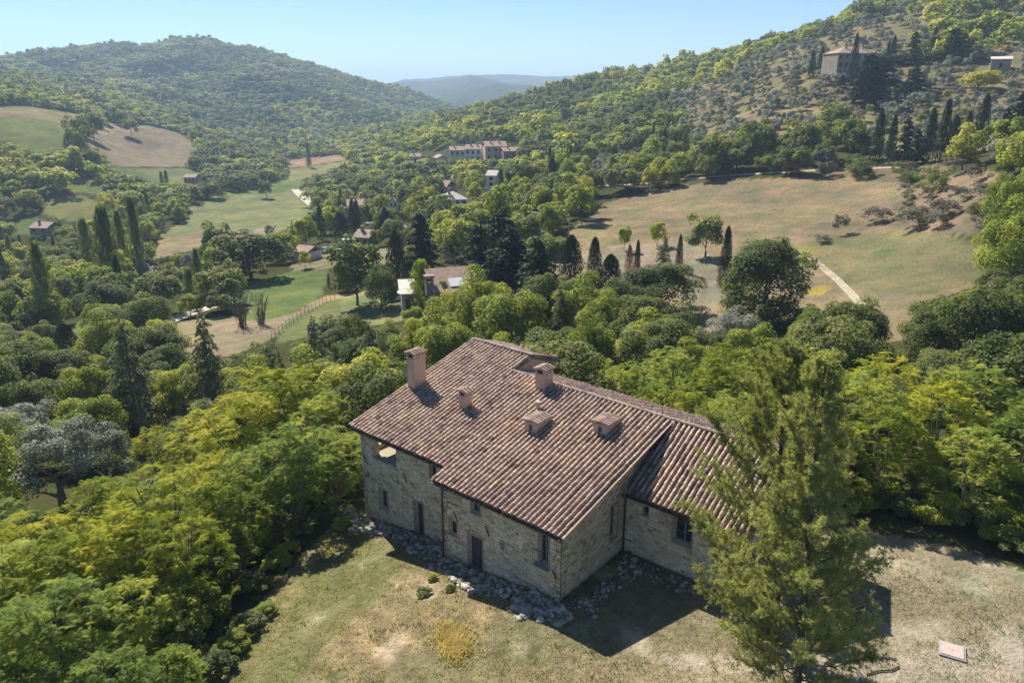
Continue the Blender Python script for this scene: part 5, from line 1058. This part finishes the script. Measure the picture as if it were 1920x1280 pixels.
hh_=height_for(546,hit(858,590)[3],hit(858,590)[2]); sk.location=(0,0,hh_+.35); sk.rotation_euler=(math.atan(2.4/5.35),0,0)
far_house('grey plastered annex with flat green roof left of the columnar tree',767,592,24,552,7,'grey',1,1,R(10),'shed',.5,'annex',ROOFG,chim=0)
# vehicles
def car(label,xb,yb,rz,col,nm,van=False):
    x,y,z,F=hit(xb,yb); m=plain(nm,col,.35,.05,2,bmp=0); o=thing('parked_car',label,'car',(x,y,z),rz); L,Wd=2.1,.85; hh=1.9 if van else 1.42
    b=MB(); pr=[(-L,.35),(-L,.85),(-L+.25,.95),(-L+.5,hh-.05),(L*.3,hh),(L*.62,.95),(L-.1,.8),(L,.35)]; b.prism([(px_,-Wd,pz) for px_,pz in pr],(0,2*Wd,0)); b.obj('body',m,o)
    b=MB(); b.prism([(-L+.48,-Wd-.01,.98),(-L+.6,-Wd-.01,hh-.12),(L*.27,-Wd-.01,hh-.1),(L*.52,-Wd-.01,.98)],(0,2*Wd+.02,0)); b.obj('window',GLASS,o)
    for sx in (-1.3,1.25):
        for sy in (-Wd,Wd): b=MB(); b.tube([(sx,sy-.1,.32),(sx,sy+.1,.32)],.32,10); b.obj('wheel',IRON,o)
car('white car parked beside the grey annex of the bell tower house',748,562,R(40),(.75,.75,.75),'white_car_paint'); car('blue car parked under the trees right of the small shed',612,474,R(-30),(.05,.10,.16),'blue_car_paint'); car('silver car parked behind the blue one under the trees',628,472,R(-10),(.42,.45,.47),'silver_car_paint')
x,y,z,F=hit(653,466); o=thing('trailer','white box trailer left of the low stone ruin','trailer',(x,y,z),-YAW); b=MB(); b.box(-1.9,1.9,0,2,.5,2.3); b.obj('body',WALLC['white'],o)
for sx in (-.5,.5): b=MB(); b.tube([(sx,-.05,.35),(sx,.15,.35)],.35,10); b.obj('wheel',IRON,o)
# utility poles, field fence
def pole(xb,yb,yt,label):
    x,y,z,F=hit(xb,yb); h=height_for(yt,F,z); o=thing('utility_pole',label,'pole',(x,y,z),-YAW); b=MB(); b.tube([(0,0,-.3),(0,0,h)],[.13,.09],6); b.obj('post',plain('grey_concrete',(.36,.35,.33),.9,.1,4),o); b=MB(); b.box(-.7,.7,-.05,.05,h-.5,h-.4); b.obj('crossarm',IRON,o); return Vector((x,y,z+h-.35))
a=pole(172,700,645,'grey pole beside the small dark cypress at lower left'); c=pole(735,372,338,'pole standing in the wood left of the village'); d=pole(1066,455,402,'pole at the left corner of the big meadow'); e=pole(854,515,480,'street lamp like pole behind the bell tower house'); f_=pole(1032,330,300,'pole on the slope right of the village')
def cable(p,q,sag,label): b=MB(); b.tube([tuple(p.lerp(q,t)-Vector((0,0,sag*4*t*(1-t)))) for t in np.linspace(0,1,10)],.03,4); link('cable',b.mesh('cable',WALLC['grey']),label=label,cat='cable')
cable(c,f_,6,'overhead cable crossing the village wood between two poles'); cable(d,e,5,'overhead cable from the meadow corner pole down to the bell tower house')
o=None; P=[hit(*p) for p in ((510,640),(530,620),(550,604),(572,590),(592,578),(612,566),(635,556))]; o=thing('wire_fence','post and wire fence between the tan field and the green strip','fence',P[0][:3]); pm=MB().box(-.03,.03,-.03,.03,-.2,1.2).mesh('post',BARKG)
Q=[]
for a_,c_ in zip(P[:-1],P[1:]):
    for k in range(3): Q.append(Vector(a_[:3]).lerp(Vector(c_[:3]),k/3))
for q in Q: link('post',pm,o,loc=tuple(q-Vector(P[0][:3])))
b=MB()
for zz in (.5,.85,1.1): b.tube([tuple(q-Vector(P[0][:3])+Vector((0,0,zz))) for q in Q],.012,3)
b.obj('wire',IRON,o)
# ------------------------------------------------------------------ air
b=MB(); c=world(3000,0,0)
b.box(-5500,5500,-1200,8200,-97,190,M=Matrix.Translation((CAM[0],CAM[1],0))@Matrix.Rotation(-YAW,4,'Z')); hz=b.mesh('haze',plain('tmp_unused',(.5,.5,.5)))
hm=bpy.data.materials.new('haze_air'); hm.use_nodes=True; n=hm.node_tree; n.nodes.clear(); pv=n.nodes.new('ShaderNodeVolumePrincipled'); pv.inputs['Color'].default_value=(.55,.76,1.0,1); pv.inputs['Density'].default_value=HAZE; pv.inputs['Anisotropy'].default_value=.1; om=n.nodes.new('ShaderNodeOutputMaterial'); n.links.new(pv.outputs[0],om.inputs['Volume'])
hz.materials.clear(); hz.materials.append(hm); link('haze',hz,kind='stuff',label='pale blue haze filling the valley air',cat='haze')
print('done',time.time()-T0)

ORD=['leftmost','second from left','third from left','fourth from left','fifth from left','sixth from left','seventh from left','eighth from left','ninth from left','tenth from left','eleventh from left','twelfth from left']
byl={}
for o in COL.objects:
    if o.parent is None and o.get('label') and o.get('category') and o.get('group'): byl.setdefault((o['group'],o['label']),[]).append(o)
for (g_,l_),os_ in byl.items():
    if len(os_)<2: continue
    os_.sort(key=lambda o:float(to_px(*[np.float64(v) for v in o.location])[0])); n_=len(os_)
    for k,o in enumerate(os_): o['label']=((ORD[k] if k<min(n_/2,len(ORD)) or n_-1-k>=len(ORD) and k<len(ORD) else ORD[n_-1-k].replace('left','right') if n_-1-k<len(ORD) else 'middle')+' '+l_)
